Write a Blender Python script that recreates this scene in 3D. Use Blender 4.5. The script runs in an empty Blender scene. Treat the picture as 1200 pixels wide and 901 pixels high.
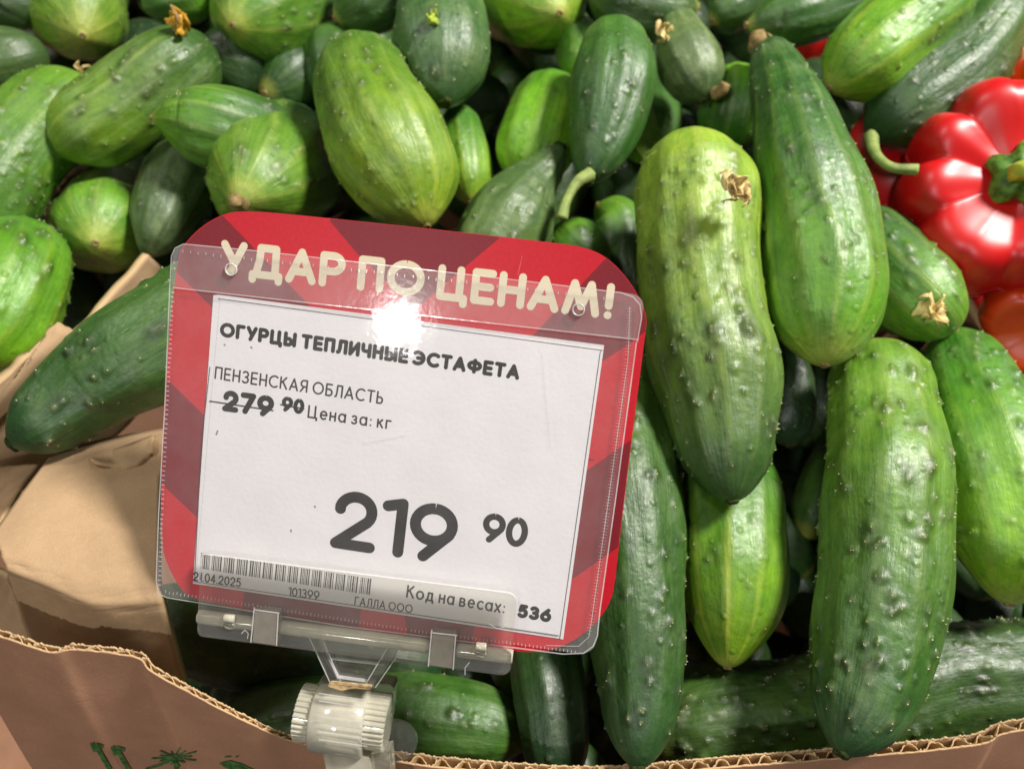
import bpy, math, random
import numpy as np
from mathutils import Vector, Matrix
random.seed(7); rng = np.random.default_rng(11)
S = bpy.context.scene; COL = S.collection

# ------------------------------------------------------------------ camera
FPX, CX, CY = 950.0, 600.0, 450.5
PITCH = math.radians(37)
CAM = Vector((0, 0, 0.62))
FW = Vector((0, math.cos(PITCH), -math.sin(PITCH)))
UP = Vector((0, math.sin(PITCH), math.cos(PITCH)))
RT = Vector((1, 0, 0))
cd = bpy.data.cameras.new('camera'); cam = bpy.data.objects.new('camera', cd); COL.objects.link(cam)
cam.location = CAM; cam.rotation_euler = (math.pi/2 - PITCH, 0, 0)
cd.sensor_width = 36; cd.lens = FPX/1200*36; cd.clip_start = 0.01; cd.clip_end = 50
cd.dof.use_dof = True; cd.dof.focus_distance = 0.245; cd.dof.aperture_fstop = 10.5
S.camera = cam

def camdir(x, y, z):          # camera-space direction (right, up, back) -> world
    return (RT*x + UP*y - FW*z).normalized()

# ------------------------------------------------------------------ world + lamps
W = bpy.data.worlds.new('World'); S.world = W; W.use_nodes = True
W.node_tree.nodes['Background'].inputs[0].default_value = (1.0, 0.93, 0.86, 1)
W.node_tree.nodes['Background'].inputs[1].default_value = 0.065
AIM = CAM + FW*0.3
def lamp(name, d, dist, size, power, col, aim=AIM):
    l = bpy.data.lights.new(name, 'AREA'); l.shape = 'DISK'; l.size = size; l.energy = power; l.color = col
    o = bpy.data.objects.new(name, l); COL.objects.link(o)
    o.location = aim + d*dist
    o.rotation_euler = (-d).to_track_quat('-Z', 'Y').to_euler()
    return o
lamp('ceiling_spot_right', camdir(.56, .62, .55), 1.7, .32, 46, (1, .955, .90))
lamp('fill_lamp_left', camdir(-.50, .62, .62), 1.9, .40, 8, (1, .95, .88))  # soft fill added from the upper left, not a known fixture
GLARE_LAMP = True
S.view_settings.view_transform = 'Standard'; S.view_settings.look = 'None'
S.view_settings.exposure = 0.0; S.view_settings.gamma = 1.0
S.view_settings.use_curve_mapping = False
S.render.engine = 'CYCLES'
S.cycles.transparent_max_bounces = 16; S.cycles.max_bounces = 12

# ------------------------------------------------------------------ helpers
def ray(px, py): return RT*((px-CX)/FPX) + UP*((CY-py)/FPX) + FW
def P(px, py, d): return CAM + ray(px, py)*d
def lin(c):
    return tuple((v/255/12.92 if v/255 <= .04045 else ((v/255+.055)/1.055)**2.4) for v in c)

def obj(name, verts, faces, mat, parent=None, smooth=False, mats=None, midx=None):
    me = bpy.data.meshes.new(name); me.from_pydata([tuple(v) for v in verts], [], faces); me.update()
    if mats:
        for m in mats: me.materials.append(m)
        if midx is not None: me.polygons.foreach_set('material_index', midx)
    elif mat: me.materials.append(mat)
    if smooth: me.shade_smooth()
    o = bpy.data.objects.new(name, me); COL.objects.link(o)
    if parent: o.parent = parent
    return o
def thing(name, label, cat, loc=(0,0,0), group=None):
    o = bpy.data.objects.new(name, None); COL.objects.link(o); o.location = loc
    o.empty_display_size = .01
    o['label'] = label; o['category'] = cat
    if group: o['group'] = group
    return o

# ------------------------------------------------------------------ materials
def nt(name):
    m = bpy.data.materials.new(name); m.use_nodes = True; n = m.node_tree
    return m, n, n.nodes['Principled BSDF']
def N(n, t, **k):
    x = n.nodes.new(t)
    for a, v in k.items():
        if a in x.inputs: x.inputs[a].default_value = v
        else: setattr(x, a, v)
    return x
def mathn(n, op, a, b=None, c=None):
    x = n.nodes.new('ShaderNodeMath'); x.operation = op
    for i, v in enumerate((a, b, c)):
        if v is None: continue
        if isinstance(v, (int, float)): x.inputs[i].default_value = v
        else: n.links.new(v, x.inputs[i])
    return x.outputs[0]
def noise(n, vec, scale, detail=3, rough=.55):
    x = N(n, 'ShaderNodeTexNoise', Scale=scale, Detail=detail, Roughness=rough)
    if vec is not None: n.links.new(vec, x.inputs['Vector'])
    return x.outputs['Fac']
def mixc(n, fac, a, b, mode='MIX'):
    x = n.nodes.new('ShaderNodeMix'); x.data_type = 'RGBA'; x.blend_type = mode
    for s, v in ((x.inputs[0], fac), (x.inputs[6], a), (x.inputs[7], b)):
        if isinstance(v, (int, float)): s.default_value = v
        elif isinstance(v, tuple): s.default_value = (*v[:3], 1)
        else: n.links.new(v, s)
    return x.outputs[2]
def maprange(n, v, a, b, c, d):
    x = n.nodes.new('ShaderNodeMapRange'); n.links.new(v, x.inputs[0])
    for i, q in enumerate((a, b, c, d)): x.inputs[i+1].default_value = q
    return x.outputs[0]

def plain(name, rgb, rough=.5, spec=.5, nscale=None, namp=.15, bump=0, bscale=800):
    m, n, b = nt(name)
    b.inputs['Roughness'].default_value = rough; b.inputs['Specular IOR Level'].default_value = spec
    c = lin(rgb); b.inputs['Base Color'].default_value = (*c, 1)
    tc = N(n, 'ShaderNodeTexCoord').outputs['Object']
    if nscale:
        f = noise(n, tc, nscale, 4)
        lo = tuple(v*(1-namp) for v in c); hi = tuple(min(1, v*(1+namp)) for v in c)
        n.links.new(mixc(n, maprange(n, f, .35, .65, 0, 1), lo, hi), b.inputs['Base Color'])
    if bump:
        bp = N(n, 'ShaderNodeBump', Strength=bump, Distance=.0004)
        n.links.new(noise(n, tc, bscale, 4), bp.inputs['Height']); n.links.new(bp.outputs[0], b.inputs['Normal'])
    return m

def skin_material():
    m, n, b = nt('cucumber_skin')
    at = N(n, 'ShaderNodeAttribute', attribute_name='col').outputs['Color']
    uv = N(n, 'ShaderNodeUVMap', uv_map='uv').outputs[0]
    tc = N(n, 'ShaderNodeTexCoord').outputs['Object']
    mp = N(n, 'ShaderNodeMapping'); mp.inputs['Scale'].default_value = (60, 420, 1)   # metres: long streaks
    n.links.new(uv, mp.inputs[0])
    alp = N(n, 'ShaderNodeAttribute', attribute_name='col').outputs['Alpha']
    streak = noise(n, mp.outputs[0], 1.0, 5, .65)
    patch = noise(n, tc, 80, 5, .65)
    fine = noise(n, tc, 420, 4, .65)
    speck = noise(n, tc, 1300, 2, .6)
    c = mixc(n, maprange(n, streak, .40, .66, 0, .42), at, mixc(n, 1.0, at, (1.75, 1.5, 1.3), 'MULTIPLY'))
    c = mixc(n, maprange(n, patch, .40, .64, 0, .75), c, mixc(n, 1.0, c, (.50, .66, .50), 'MULTIPLY'))
    c = mixc(n, maprange(n, fine, .46, .66, 0, .45), c, mixc(n, 1.0, c, (.62, .74, .58), 'MULTIPLY'))
    c = mixc(n, maprange(n, speck, .54, .72, 0, .4), c, mixc(n, 1.0, c, (1.8, 1.5, 1.5), 'MULTIPLY'))
    # pale waxy bloom in worn, broken patches
    bl = noise(n, tc, 48, 7, .72)
    bfac = mathn(n, 'MULTIPLY', mathn(n, 'MULTIPLY', maprange(n, bl, .46, .66, 0, .5), maprange(n, streak, .35, .6, .25, 1)), alp)
    c = mixc(n, bfac, c, lin((160, 180, 118)))
    vo = N(n, 'ShaderNodeTexVoronoi', Scale=150, Randomness=1.0); vo.voronoi_dimensions = '3D'; n.links.new(tc, vo.inputs['Vector'])
    vd = maprange(n, vo.outputs['Distance'], .0, .24, 1, 0); vring = maprange(n, vo.outputs['Distance'], .10, .36, 1, 0)
    c = mixc(n, mathn(n, 'MULTIPLY', vring, .35), c, mixc(n, 1.0, c, (.5, .62, .5), 'MULTIPLY'))
    c = mixc(n, mathn(n, 'MULTIPLY', maprange(n, vo.outputs['Distance'], .0, .09, 1, 0), .7), c, lin((186, 192, 128)))
    sc = noise(n, tc, 210, 6, .8)
    c = mixc(n, maprange(n, sc, .665, .72, 0, .55), c, lin((176, 166, 108)))
    n.links.new(c, b.inputs['Base Color'])
    r = mathn(n, 'ADD', maprange(n, fine, .35, .65, .38, .54), mathn(n, 'MULTIPLY', bfac, .25))
    n.links.new(r, b.inputs['Roughness'])
    b.inputs['Specular IOR Level'].default_value = .85
    b.inputs['Subsurface Weight'].default_value = .05
    b.inputs['Subsurface Radius'].default_value = (.3, .6, .15); b.inputs['Subsurface Scale'].default_value = .003
    h = mathn(n, 'ADD', mathn(n, 'MULTIPLY', streak, 1.0), mathn(n, 'ADD', mathn(n, 'MULTIPLY', fine, .5), mathn(n, 'ADD', mathn(n, 'MULTIPLY', noise(n, tc, 150, 2), 1.3), mathn(n, 'MULTIPLY', vd, .9))))
    bp = N(n, 'ShaderNodeBump', Strength=.42, Distance=.0009)
    n.links.new(h, bp.inputs['Height']); n.links.new(bp.outputs[0], b.inputs['Normal'])
    return m
M_SKIN = skin_material()
M_STEM = plain('stem_green', (140, 158, 88), .6, .3, 200, .3, .5, 900)
M_STEMDARK = plain('stem_dry', (150, 128, 84), .8, .2, 300, .4, .6, 900)
M_FLOWER = plain('dried_petal', (236, 200, 138), .8, .2, 260, .45, .6, 900)
M_FLOWER2 = plain('yellow_petal', (230, 176, 64), .75, .2, 300, .35, .6, 900)
M_SCAR = plain('scar', (152, 132, 84), .8, .2, 900, .4, .8, 1500)
M_SCARG = plain('stem_scar', (62, 74, 36), .8, .2, 900, .6, .8, 1500)

def kraft(name, rgb, crease=0):
    m, n, b = nt(name)
    c = lin(rgb); tc = N(n, 'ShaderNodeTexCoord').outputs['Object']
    f = noise(n, tc, 35, 5, .6); g = noise(n, tc, 1400, 3, .7); s = noise(n, tc, 420, 4, .7)
    mp = N(n, 'ShaderNodeMapping'); mp.inputs['Scale'].default_value = (14, 14, 150); n.links.new(tc, mp.inputs[0])
    w = noise(n, mp.outputs[0], 1, 3)
    col = mixc(n, maprange(n, f, .35, .65, 0, 1), tuple(v*.86 for v in c), tuple(v*1.1 for v in c))
    col = mixc(n, maprange(n, g, .35, .7, 0, .35), col, tuple(v*.62 for v in c))
    col = mixc(n, maprange(n, s, .60, .72, 0, .4), col, tuple(v*1.25 for v in c))
    col = mixc(n, maprange(n, w, .4, .65, 0, .10), col, tuple(v*.7 for v in c))
    n.links.new(col, b.inputs['Base Color'])
    ed = N(n, 'ShaderNodeTexVoronoi', Scale=22, feature='DISTANCE_TO_EDGE')
    wp = N(n, 'ShaderNodeVectorMath', operation='ADD'); nz = N(n, 'ShaderNodeTexNoise', Scale=45, Detail=4)
    sc_v = N(n, 'ShaderNodeVectorMath', operation='SCALE'); sc_v.inputs['Scale'].default_value = .035
    n.links.new(tc, nz.inputs['Vector']); n.links.new(nz.outputs['Color'], sc_v.inputs[0]); n.links.new(tc, wp.inputs[0]); n.links.new(sc_v.outputs[0], wp.inputs[1]); n.links.new(wp.outputs[0], ed.inputs['Vector'])
    cr = mathn(n, 'MULTIPLY', maprange(n, ed.outputs['Distance'], 0, .016, 1, 0), maprange(n, noise(n, tc, 26, 2), .60, .70, 0, .25))
    n.links.new(mixc(n, mathn(n, 'MULTIPLY', cr, .45), col, tuple(v*.45 for v in c)), b.inputs['Base Color'])
    b.inputs['Roughness'].default_value = .82; b.inputs['Specular IOR Level'].default_value = .22
    bp = N(n, 'ShaderNodeBump', Strength=.4, Distance=.0005)
    h = mathn(n, 'ADD', mathn(n, 'MULTIPLY', g, .3), mathn(n, 'ADD', mathn(n, 'MULTIPLY', w, .15), mathn(n, 'ADD', mathn(n, 'MULTIPLY', cr, -.5), mathn(n, 'MULTIPLY', noise(n, tc, 60, 3), .5))))
    n.links.new(h, bp.inputs['Height']); n.links.new(bp.outputs[0], b.inputs['Normal'])
    return m
M_KRAFT = kraft('kraft_card', (198, 166, 128)); M_KRAFTR = kraft('kraft_outer', (208, 156, 124))
M_KRAFTL = kraft('kraft_torn', (214, 184, 138))

def clear(name, milk, rough, tint=(1, 1, 1), bump=.12, bscale=260, gl=1.0, dcol=(.86, .84, .82)):
    m = bpy.data.materials.new(name); m.use_nodes = True; n = m.node_tree; n.nodes.clear()
    out = N(n, 'ShaderNodeOutputMaterial')
    tr = N(n, 'ShaderNodeBsdfTransparent', Color=(*tint, 1)); df = N(n, 'ShaderNodeBsdfDiffuse', Color=(*dcol, 1))
    gs = N(n, 'ShaderNodeBsdfGlossy', Color=(1, 1, 1, 1), Roughness=rough)
    fr = N(n, 'ShaderNodeFresnel', IOR=1.5)
    tc = N(n, 'ShaderNodeTexCoord').outputs['Object']
    bp = N(n, 'ShaderNodeBump', Strength=bump, Distance=.0008)
    n.links.new(noise(n, tc, bscale, 4), bp.inputs['Height'])
    n.links.new(bp.outputs[0], gs.inputs['Normal']); n.links.new(bp.outputs[0], fr.inputs['Normal'])
    mk = maprange(n, noise(n, tc, 30, 5, .7), .3, .7, milk*.6, milk*1.4)
    m1 = N(n, 'ShaderNodeMixShader'); n.links.new(mk, m1.inputs[0])
    n.links.new(tr.outputs[0], m1.inputs[1]); n.links.new(df.outputs[0], m1.inputs[2])
    m2 = N(n, 'ShaderNodeMixShader'); n.links.new(mathn(n, 'MULTIPLY', fr.outputs[0], gl), m2.inputs[0])
    n.links.new(m1.outputs[0], m2.inputs[1]); n.links.new(gs.outputs[0], m2.inputs[2])
    n.links.new(m2.outputs[0], out.inputs[0])
    return m
M_SLEEVE = clear('sleeve_film', .085, .055, bump=.05, bscale=220, gl=.20)
M_FLAP = clear('sleeve_flap_film', .10, .12, bump=.1, gl=.08)
M_WELD = clear('sleeve_weld', .25, .2, gl=1.2)
M_CLEAR = clear('clear_plastic', .05, .05, (.98, .98, .95), gl=.9, bump=.06)
M_EDGE = clear('plastic_edge', .55, .15, gl=1.5)
def glassy(name, col, rough, trans, ior=1.46):
    m, n, b = nt(name)
    b.inputs['Base Color'].default_value = (*lin(col), 1); b.inputs['Roughness'].default_value = rough
    b.inputs['Transmission Weight'].default_value = trans; b.inputs['IOR'].default_value = ior
    tc = N(n, 'ShaderNodeTexCoord').outputs['Object']
    bp = N(n, 'ShaderNodeBump', Strength=.25, Distance=.0004)
    n.links.new(noise(n, tc, 350, 4), bp.inputs['Height']); n.links.new(bp.outputs[0], b.inputs['Normal'])
    return m
M_GLASS = glassy('moulded_clear_plastic', (240, 240, 226), .10, .86)
M_FROST = glassy('frosted_plastic', (248, 243, 220), .22, .5)
M_FROST = clear('frosted_moulding', .52, .14, (.97, .96, .88), gl=1.1, bump=.2, bscale=120, dcol=(.84, .80, .64))
M_TAB = clear('smoky_tab', .30, .12, (.74, .70, .64), gl=.8, dcol=(.62, .57, .48))
M_ROD = glassy('translucent_rod', (250, 248, 232), .16, .72)
M_CLIP = glassy('smoky_clip_plastic', (160, 150, 134), .25, .5)

# ------------------------------------------------------------------ cucumbers
def D(py): return .285 + (900-py)*.00012
def catmull(pts, n):
    pts = [np.array(p, float) for p in pts]
    if len(pts) == 2: pts = [pts[0], (pts[0]+pts[1])/2, pts[1]]
    ext = [2*pts[0]-pts[1]] + pts + [2*pts[-1]-pts[-2]]
    out = []; seg = len(pts)-1
    for t in np.linspace(0, seg, n):
        i = min(int(t), seg-1); u = t-i; a, b, c, d = ext[i:i+4]
        out.append(.5*((2*b)+(-a+c)*u+(2*a-5*b+4*c-d)*u*u+(-a+3*b-3*c+d)*u**3))
    return np.array(out)
PAL = {  # sRGB (blossom end, body, stripe)
 'pale': ((142, 178, 46), (66, 102, 36), (172, 190, 84)),
 'mid':  ((108, 156, 34), (48, 94, 26), (152, 178, 70)),
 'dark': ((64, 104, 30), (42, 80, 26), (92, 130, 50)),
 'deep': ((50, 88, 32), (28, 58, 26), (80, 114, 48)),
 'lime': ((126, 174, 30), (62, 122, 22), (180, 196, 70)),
 'grey': ((88, 118, 56), (62, 92, 46), (116, 138, 80)),
}
def smooth(x, a, b):
    t = np.clip((x-a)/(b-a), 0, 1); return t*t*(3-2*t)

def cucumber(label, pts, o=0., pal='mid', b=1, wart=.5, res=1, stripe=.6, fade=.75, group=None, cap=(1.15, 1.15), scar=True,
             stemfrom=.8, stemblue=.5, bloom=.30, seed=None, name='cucumber'):
    """pts: (px, py, r_px, extra depth). b = end that carries the blossom scar."""
    r_ = np.random.default_rng(seed if seed is not None else int(abs(pts[0][0]*31+pts[0][1]*7+len(label)*13)))
    ctl, rad = [], []
    for q in pts:
        d = D(q[1]) + o + (q[3] if len(q) > 3 else 0)
        ctl.append(P(q[0], q[1], d)); rad.append(q[2]*d/FPX)
    nu, nv = {0: (56, 36), 1: (110, 84), 2: (190, 150)}[res]
    dense = catmull([list(c)+[r] for c, r in zip(ctl, rad)], 240)
    xyz, rr = dense[:, :3], dense[:, 3]
    seg = np.r_[0, np.cumsum(np.linalg.norm(np.diff(xyz, axis=0), axis=1))]; L = seg[-1]
    t = .5-.5*np.cos(np.linspace(0, math.pi, nu)); t = .55*t + .45*np.linspace(0, 1, nu)
    e = np.linspace(0, 1, nu); t = np.where(e < .5, t, t)
    s = t*L
    X = np.stack([np.interp(s, seg, xyz[:, k]) for k in range(3)], 1)
    R = np.interp(s, seg, rr)
    def capf(dist, k):
        q = np.clip(dist/(k*R.mean()*1.05), 0, 1); return np.sqrt(np.clip(1-(1-q)**2.15, 0, 1))
    R = R*capf(s, cap[0])*capf(L-s, cap[1])
    T = np.gradient(X, axis=0); T /= np.linalg.norm(T, axis=1)[:, None]
    nrm = np.cross(T[0], [0.3, .2, .93]); nrm /= np.linalg.norm(nrm); Ns = [nrm]
    for i in range(1, nu):
        v = Ns[-1]-T[i]*np.dot(Ns[-1], T[i]); Ns.append(v/np.linalg.norm(v))
    Ns = np.array(Ns); Bs = np.cross(T, Ns)
    th = np.linspace(0, 2*math.pi, nv, endpoint=False)
    TH, SS = np.meshgrid(th, s); RR = np.repeat(R[:, None], nv, 1)
    ph = r_.uniform(0, 6.28, 8)
    Rm = rr.mean()
    # body irregularity
    k = 1 + .024*np.sin(3*TH+ph[0]+SS*30) + .014*np.sin(2*TH+ph[1]-SS*40) + .032*np.sin(SS*75+ph[2]+np.sin(TH+ph[3])*1.2) \
        + .02*np.sin(SS*150+ph[4]+2*np.sin(TH+ph[5]))
    nst = int(r_.integers(9, 12))
    thw = TH + .10*np.sin(SS*60+ph[6])
    endw = np.sqrt(np.clip(np.minimum(SS, L-SS)/(Rm*1.4), 0, 1))
    k += .017*np.cos(nst*thw+ph[7])*endw
    bj = r_.uniform(.7, 1.3)
    disp = np.zeros_like(TH); pale = np.zeros_like(TH); darkm = np.zeros_like(TH)
    # warts
    area = L*2*math.pi*Rm; nw = int(wart*area/(.0068**2)*.6)
    tips = []
    for _ in range(nw):
        ws = r_.uniform(.07, .95)*L; wt = (r_.integers(0, nst*2)+r_.uniform(-.3, .3))*math.pi/nst + r_.uniform(-.1, .1)
        amp = r_.uniform(.25, 1.0)*.0011*min(1.25, .55+wart); sg = r_.uniform(.0007, .0014)
        dt = (TH-wt+math.pi) % (2*math.pi)-math.pi
        d2 = ((SS-ws)**2*.75+(dt*RR)**2)
        g = np.exp(-d2/(2*sg*sg)); disp += amp*g - amp*.35*np.exp(-d2/(2*(2.1*sg)**2))
        pale = np.maximum(pale, np.exp(-d2/(2*(.4*sg)**2))*r_.uniform(.1, .7)); darkm += .9*np.exp(-d2/(2*(1.7*sg)**2))*r_.uniform(.1, 1)
        tips.append((ws, wt, amp*.6, r_.uniform(.4, 1)))
    Rf = RR*k + disp*np.clip(RR/Rm*1.3, 0, 1)
    V = X[:, None, :] + Rf[..., None]*(np.cos(TH)[..., None]*Ns[:, None, :] + np.sin(TH)[..., None]*Bs[:, None, :])
    # colour
    c0, c1, cs = [np.array(lin(c)) for c in PAL[pal]]
    jit = r_.uniform(.88, 1.12, 3)*r_.uniform(.9, 1.1)
    tb = (L-SS)/L if b == 1 else SS/L
    tb2 = tb + .07*np.cos(nst*thw+ph[7]) + .03*np.sin(5*TH+ph[1])
    g = smooth(tb2, .02, fade)
    col = (c0*jit)[None, None]*(1-g[..., None]) + (c1*jit)[None, None]*g[..., None]
    which = np.floor(((nst*thw+ph[7]+math.pi)/(2*math.pi))).astype(int) % nst
    sw_ = r_.uniform(.35, 1.15, nst)[which]
    brk = .75+.35*np.sin(SS*190+which*2.1)*np.sin(SS*83+which)
    st = np.power(.5+.5*np.cos(nst*thw+ph[7]+.25*np.sin(SS*130+which)), 9)*stripe*sw_*(1-smooth(tb, .12, .55+.5*sw_))*brk
    st += .35*stripe*np.power(.5+.5*np.cos(2*nst*thw+ph[3]), 10)*(1-smooth(tb, .03, .28))
    st += np.power(.5+.5*np.cos(nst*thw+ph[7]), 6)*.10
    st = np.clip(st, 0, .8)[..., None]
    col = col*(1-st)+cs[None, None]*st
    yel = np.array(lin((196, 196, 92)))
    y = (1-smooth(tb, 0, .075))[..., None]*.6; col = col*(1-y)+yel*y
    # stem end: greyer, darker
    z = (smooth(tb, stemfrom, 1.0)*stemblue)[..., None]; col = col*(1-z)+np.array(lin((46, 82, 46) if pal != 'mid' or wart < .95 else (52, 90, 62)))*z
    col *= (1-.55*np.clip(darkm, 0, 1))[..., None]  # shading around the warts painted into the skin colour
    col = col*(1-.6*pale[..., None])+np.array(lin((190, 196, 142)))*.6*pale[..., None]
    verts = V.reshape(-1, 3)
    i = np.arange(nu-1)[:, None]*nv; j = np.arange(nv)[None, :]; j2 = (j+1) % nv
    F = np.stack([i+j, i+j2, i+nv+j2, i+nv+j], -1).reshape(-1, 4)
    nV = len(verts)
    extra_v = [X[0], X[-1]]
    tri = [(nV, (q+1) % nv, q) for q in range(nv)] + [(nV+1, (nu-1)*nv+q, (nu-1)*nv+(q+1) % nv) for q in range(nv)]
    cols = [col.reshape(-1, 3), col[0, 0][None], col[-1, 0][None]]
    uvv = [np.stack([SS.ravel(), (TH*Rm).ravel()], 1), np.array([[0, 0], [L, 0]])]
    # pale spine tips
    if res == 2 or (res == 1 and wart > .4):
        base = nV+2; sp = []; spc = []
        for ws, wt, h, q in tips:
            if q < .45: continue
            ii = np.searchsorted(s, ws); ii = min(max(ii, 1), nu-2); jj = int(round((wt % (2*math.pi))/(2*math.pi)*nv)) % nv
            c = V[ii, jj]; nn = math.cos(th[jj])*Ns[ii]+math.sin(th[jj])*Bs[ii]
            a = T[ii]; bb = np.cross(nn, a); w = .00026
            h2 = .0007*q
            ring = [c+w*(math.cos(m_)*a+math.sin(m_)*bb)-nn*.00015 for m_ in (0, 1.57, 3.14, 4.71)] + [c+nn*h2]
            sp += ring; m0 = base
            tri += [(m0+m_, m0+(m_+1) % 4, m0+4) for m_ in range(4)]; base += 5
        if sp:
            extra_v += sp; cols.append(np.repeat(np.array(lin((214, 212, 170)))[None], len(sp), 0)); uvv.append(np.zeros((len(sp), 2)))
    verts = np.vstack([verts, np.array(extra_v)])
    cen = Vector(ctl[len(ctl)//2])
    root = thing(name, label, 'cucumber', cen, group)
    verts = verts-np.array(cen)
    me = bpy.data.meshes.new('skin'); me.from_pydata(verts.tolist(), [], F.tolist()+tri); me.update()
    call = np.vstack(cols); ca = me.color_attributes.new('col', 'FLOAT_COLOR', 'POINT')
    ca.data.foreach_set('color', np.c_[call, np.full(len(call), bloom*bj)].astype(np.float32).ravel())
    ua = np.vstack(uvv); ul = me.uv_layers.new(name='uv'); li = np.empty(len(me.loops), np.int32); me.loops.foreach_get('vertex_index', li)
    ul.data.foreach_set('uv', ua[li].astype(np.float32).ravel())
    me.materials.append(M_SKIN); me.shade_smooth()
    body = bpy.data.objects.new('skin', me); COL.objects.link(body); body.parent = root
    # end scars
    if scar:
        bi = -1 if b == 1 else 0; si = 0 if b == 1 else -1
        for idx, mat, nm, sz in ((bi, M_SCAR, 'blossom_scar', .0017), (si, M_SCARG, 'stem_scar', .0026)):
            dr = T[-1] if idx == -1 else -T[0]
            scar_disc(nm, X[idx]+dr*.0001, dr, sz*r_.uniform(.8, 1.15), mat, root, cen, r_)
    root['_'] = 0; del root['_']
    return dict(root=root, cen=cen, V=V, X=X, T=T, N=Ns, B=Bs, s=s, L=L)

def scar_disc(nm, c, dr, R, mat, root, cen, r_):
    a = np.cross(dr, [.2, .9, .1]); a /= np.linalg.norm(a); bb = np.cross(dr, a)
    vs = []; n = 14
    for k, (q, h) in enumerate(((1.15, -.0009), (1, .0003), (.72, .0006), (.35, .00005))):
        for m in range(n):
            an = 2*math.pi*m/n; rr = R*q*(1+.14*math.sin(3*an+k)+r_.uniform(-.07, .07))
            vs.append(c-np.array(cen)+rr*(math.cos(an)*a+math.sin(an)*bb)+dr*(h+r_.uniform(-.0001, .0001)))
    fs = [(k*n+m, k*n+(m+1) % n, (k+1)*n+(m+1) % n, (k+1)*n+m) for k in range(3) for m in range(n)] + [tuple(3*n+m for m in range(n))]
    return obj(nm, vs, fs, mat, root, True)

def tube(nm, pts, radii, mat, parent, off=Vector((0, 0, 0)), n=12, ridges=0, steps=28, smooth_=True):
    cr = catmull([list(p)+[r] for p, r in zip(pts, radii)], steps)
    X, R = cr[:, :3], cr[:, 3]; T = np.gradient(X, axis=0); T /= np.linalg.norm(T, axis=1)[:, None]
    a = np.cross(T[0], [.31, .2, .9]); a /= np.linalg.norm(a); vs = []
    for i in range(steps):
        a = a-T[i]*np.dot(a, T[i]); a /= np.linalg.norm(a); bb = np.cross(T[i], a)
        for m in range(n):
            an = 2*math.pi*m/n; r = R[i]*(1+(.12*math.cos(ridges*an) if ridges else 0))
            vs.append(X[i]+r*(math.cos(an)*a+math.sin(an)*bb)-np.array(off))
    fs = [(k*n+m, k*n+(m+1) % n, (k+1)*n+(m+1) % n, (k+1)*n+m) for k in range(steps-1) for m in range(n)]
    fs += [tuple(reversed(range(n))), tuple((steps-1)*n+m for m in range(n))]
    return obj(nm, vs, fs, mat, parent, smooth_)

def stem(c, pxs, radii, mat=None, nm='stem'):
    """pxs: (px,py,depth)"""
    return tube(nm, [P(*q) for q in pxs], radii, mat or M_STEM, c['root'], c['cen'], 12, 5)

def flower(c, px, py, d, size, mat=M_FLOWER, seed=3, n=7, dirv=None, nm='dried_flower', wide=1.):
    r_ = np.random.default_rng(seed); base = np.array(P(px, py, d)); off = np.array(c['cen'])
    r = np.array(RT); u = np.array(UP); f = -np.array(FW); vs = []; fs = []
    for k in range(n):
        an = r_.uniform(0, 6.28) if dirv is None else dirv+r_.uniform(-.9, .9)
        dr = math.cos(an)*r+math.sin(an)*u; sd = -math.sin(an)*r+math.cos(an)*u
        L = size*r_.uniform(.35, .95); w = size*r_.uniform(.2, .38)*wide; b0 = len(vs); tw = r_.uniform(-3.5, 3.5); cu = r_.uniform(-1.2, 1.6)
        for i in range(9):
            t = i/8; cc = base+dr*L*(math.sin(t*1.5))+f*(size*.28*math.sin(t*3+cu)*(.3+t)+.0006)+sd*size*.18*math.sin(t*5+cu)
            ww = w*(math.sin(math.pi*min(1, t*.82+.16)))
            ax = math.cos(tw*t)*sd+math.sin(tw*t)*f
            for q in (-1, -.35, .35, 1):
                vs.append(cc+ax*ww*q+f*ww*.6*abs(q)*math.sin(t*9+k)-off+r_.uniform(-1, 1, 3)*size*.045)
        fs += [(b0+i*4+q, b0+i*4+q+1, b0+(i+1)*4+q+1, b0+(i+1)*4+q) for i in range(8) for q in range(3)]
    o = obj(nm, vs, fs, mat, c['root'], True)
    md = o.modifiers.new('thick', 'SOLIDIFY'); md.thickness = size*.03
    return o

HEAP = 'cucumbers piled in the cardboard box'
C = {}
def cu(key, label, pts, **k):
    k.setdefault('group', HEAP); C[key] = cucumber(label, pts, **k)

# --- large ones at the right and front
cu('big', 'fat pale warty cucumber with a dried flower, right of the price sign',
   [(812,160,62),(815,235,73),(824,340,70),(838,440,72),(850,520,59),(858,588,40)], o=-.032, pal='pale', b=0, wart=.8, res=2, stripe=.35, fade=.95, cap=(1.2,.9))
cu('tall', 'long cucumber with a bent grey neck and bright streak, left of the red pepper',
   [(896,50,17,.02),(914,98,35,.008),(936,165,51),(956,250,66),(966,330,71),(968,385,58),(966,428,38)], o=-.034, pal='mid', b=1, wart=0.6, res=2, stripe=.5, fade=.7, cap=(.8,1.2), bloom=0.45)
cu('front', 'large warty cucumber, light above and blue green below, hanging to the torn rim',
   [(1022,408,50,.02),(1032,480,62,.008),(1040,560,73),(1036,650,71),(1024,750,71),(1006,830,56),(986,884,34)], o=-.030, pal='mid', b=0, wart=1.0, res=2, stripe=.4, fade=.95, cap=(1.2,.85))
cu('edge', 'bright warty cucumber with a round scar on its yellow tip, at the right edge',
   [(1108,396,30,.03),(1130,440,50,.014),(1162,530,70,0),(1184,630,70,0),(1182,708,42,.004)], o=-.014, pal='lime', b=1, wart=.75, res=2, stripe=.5, fade=.8)
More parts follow.
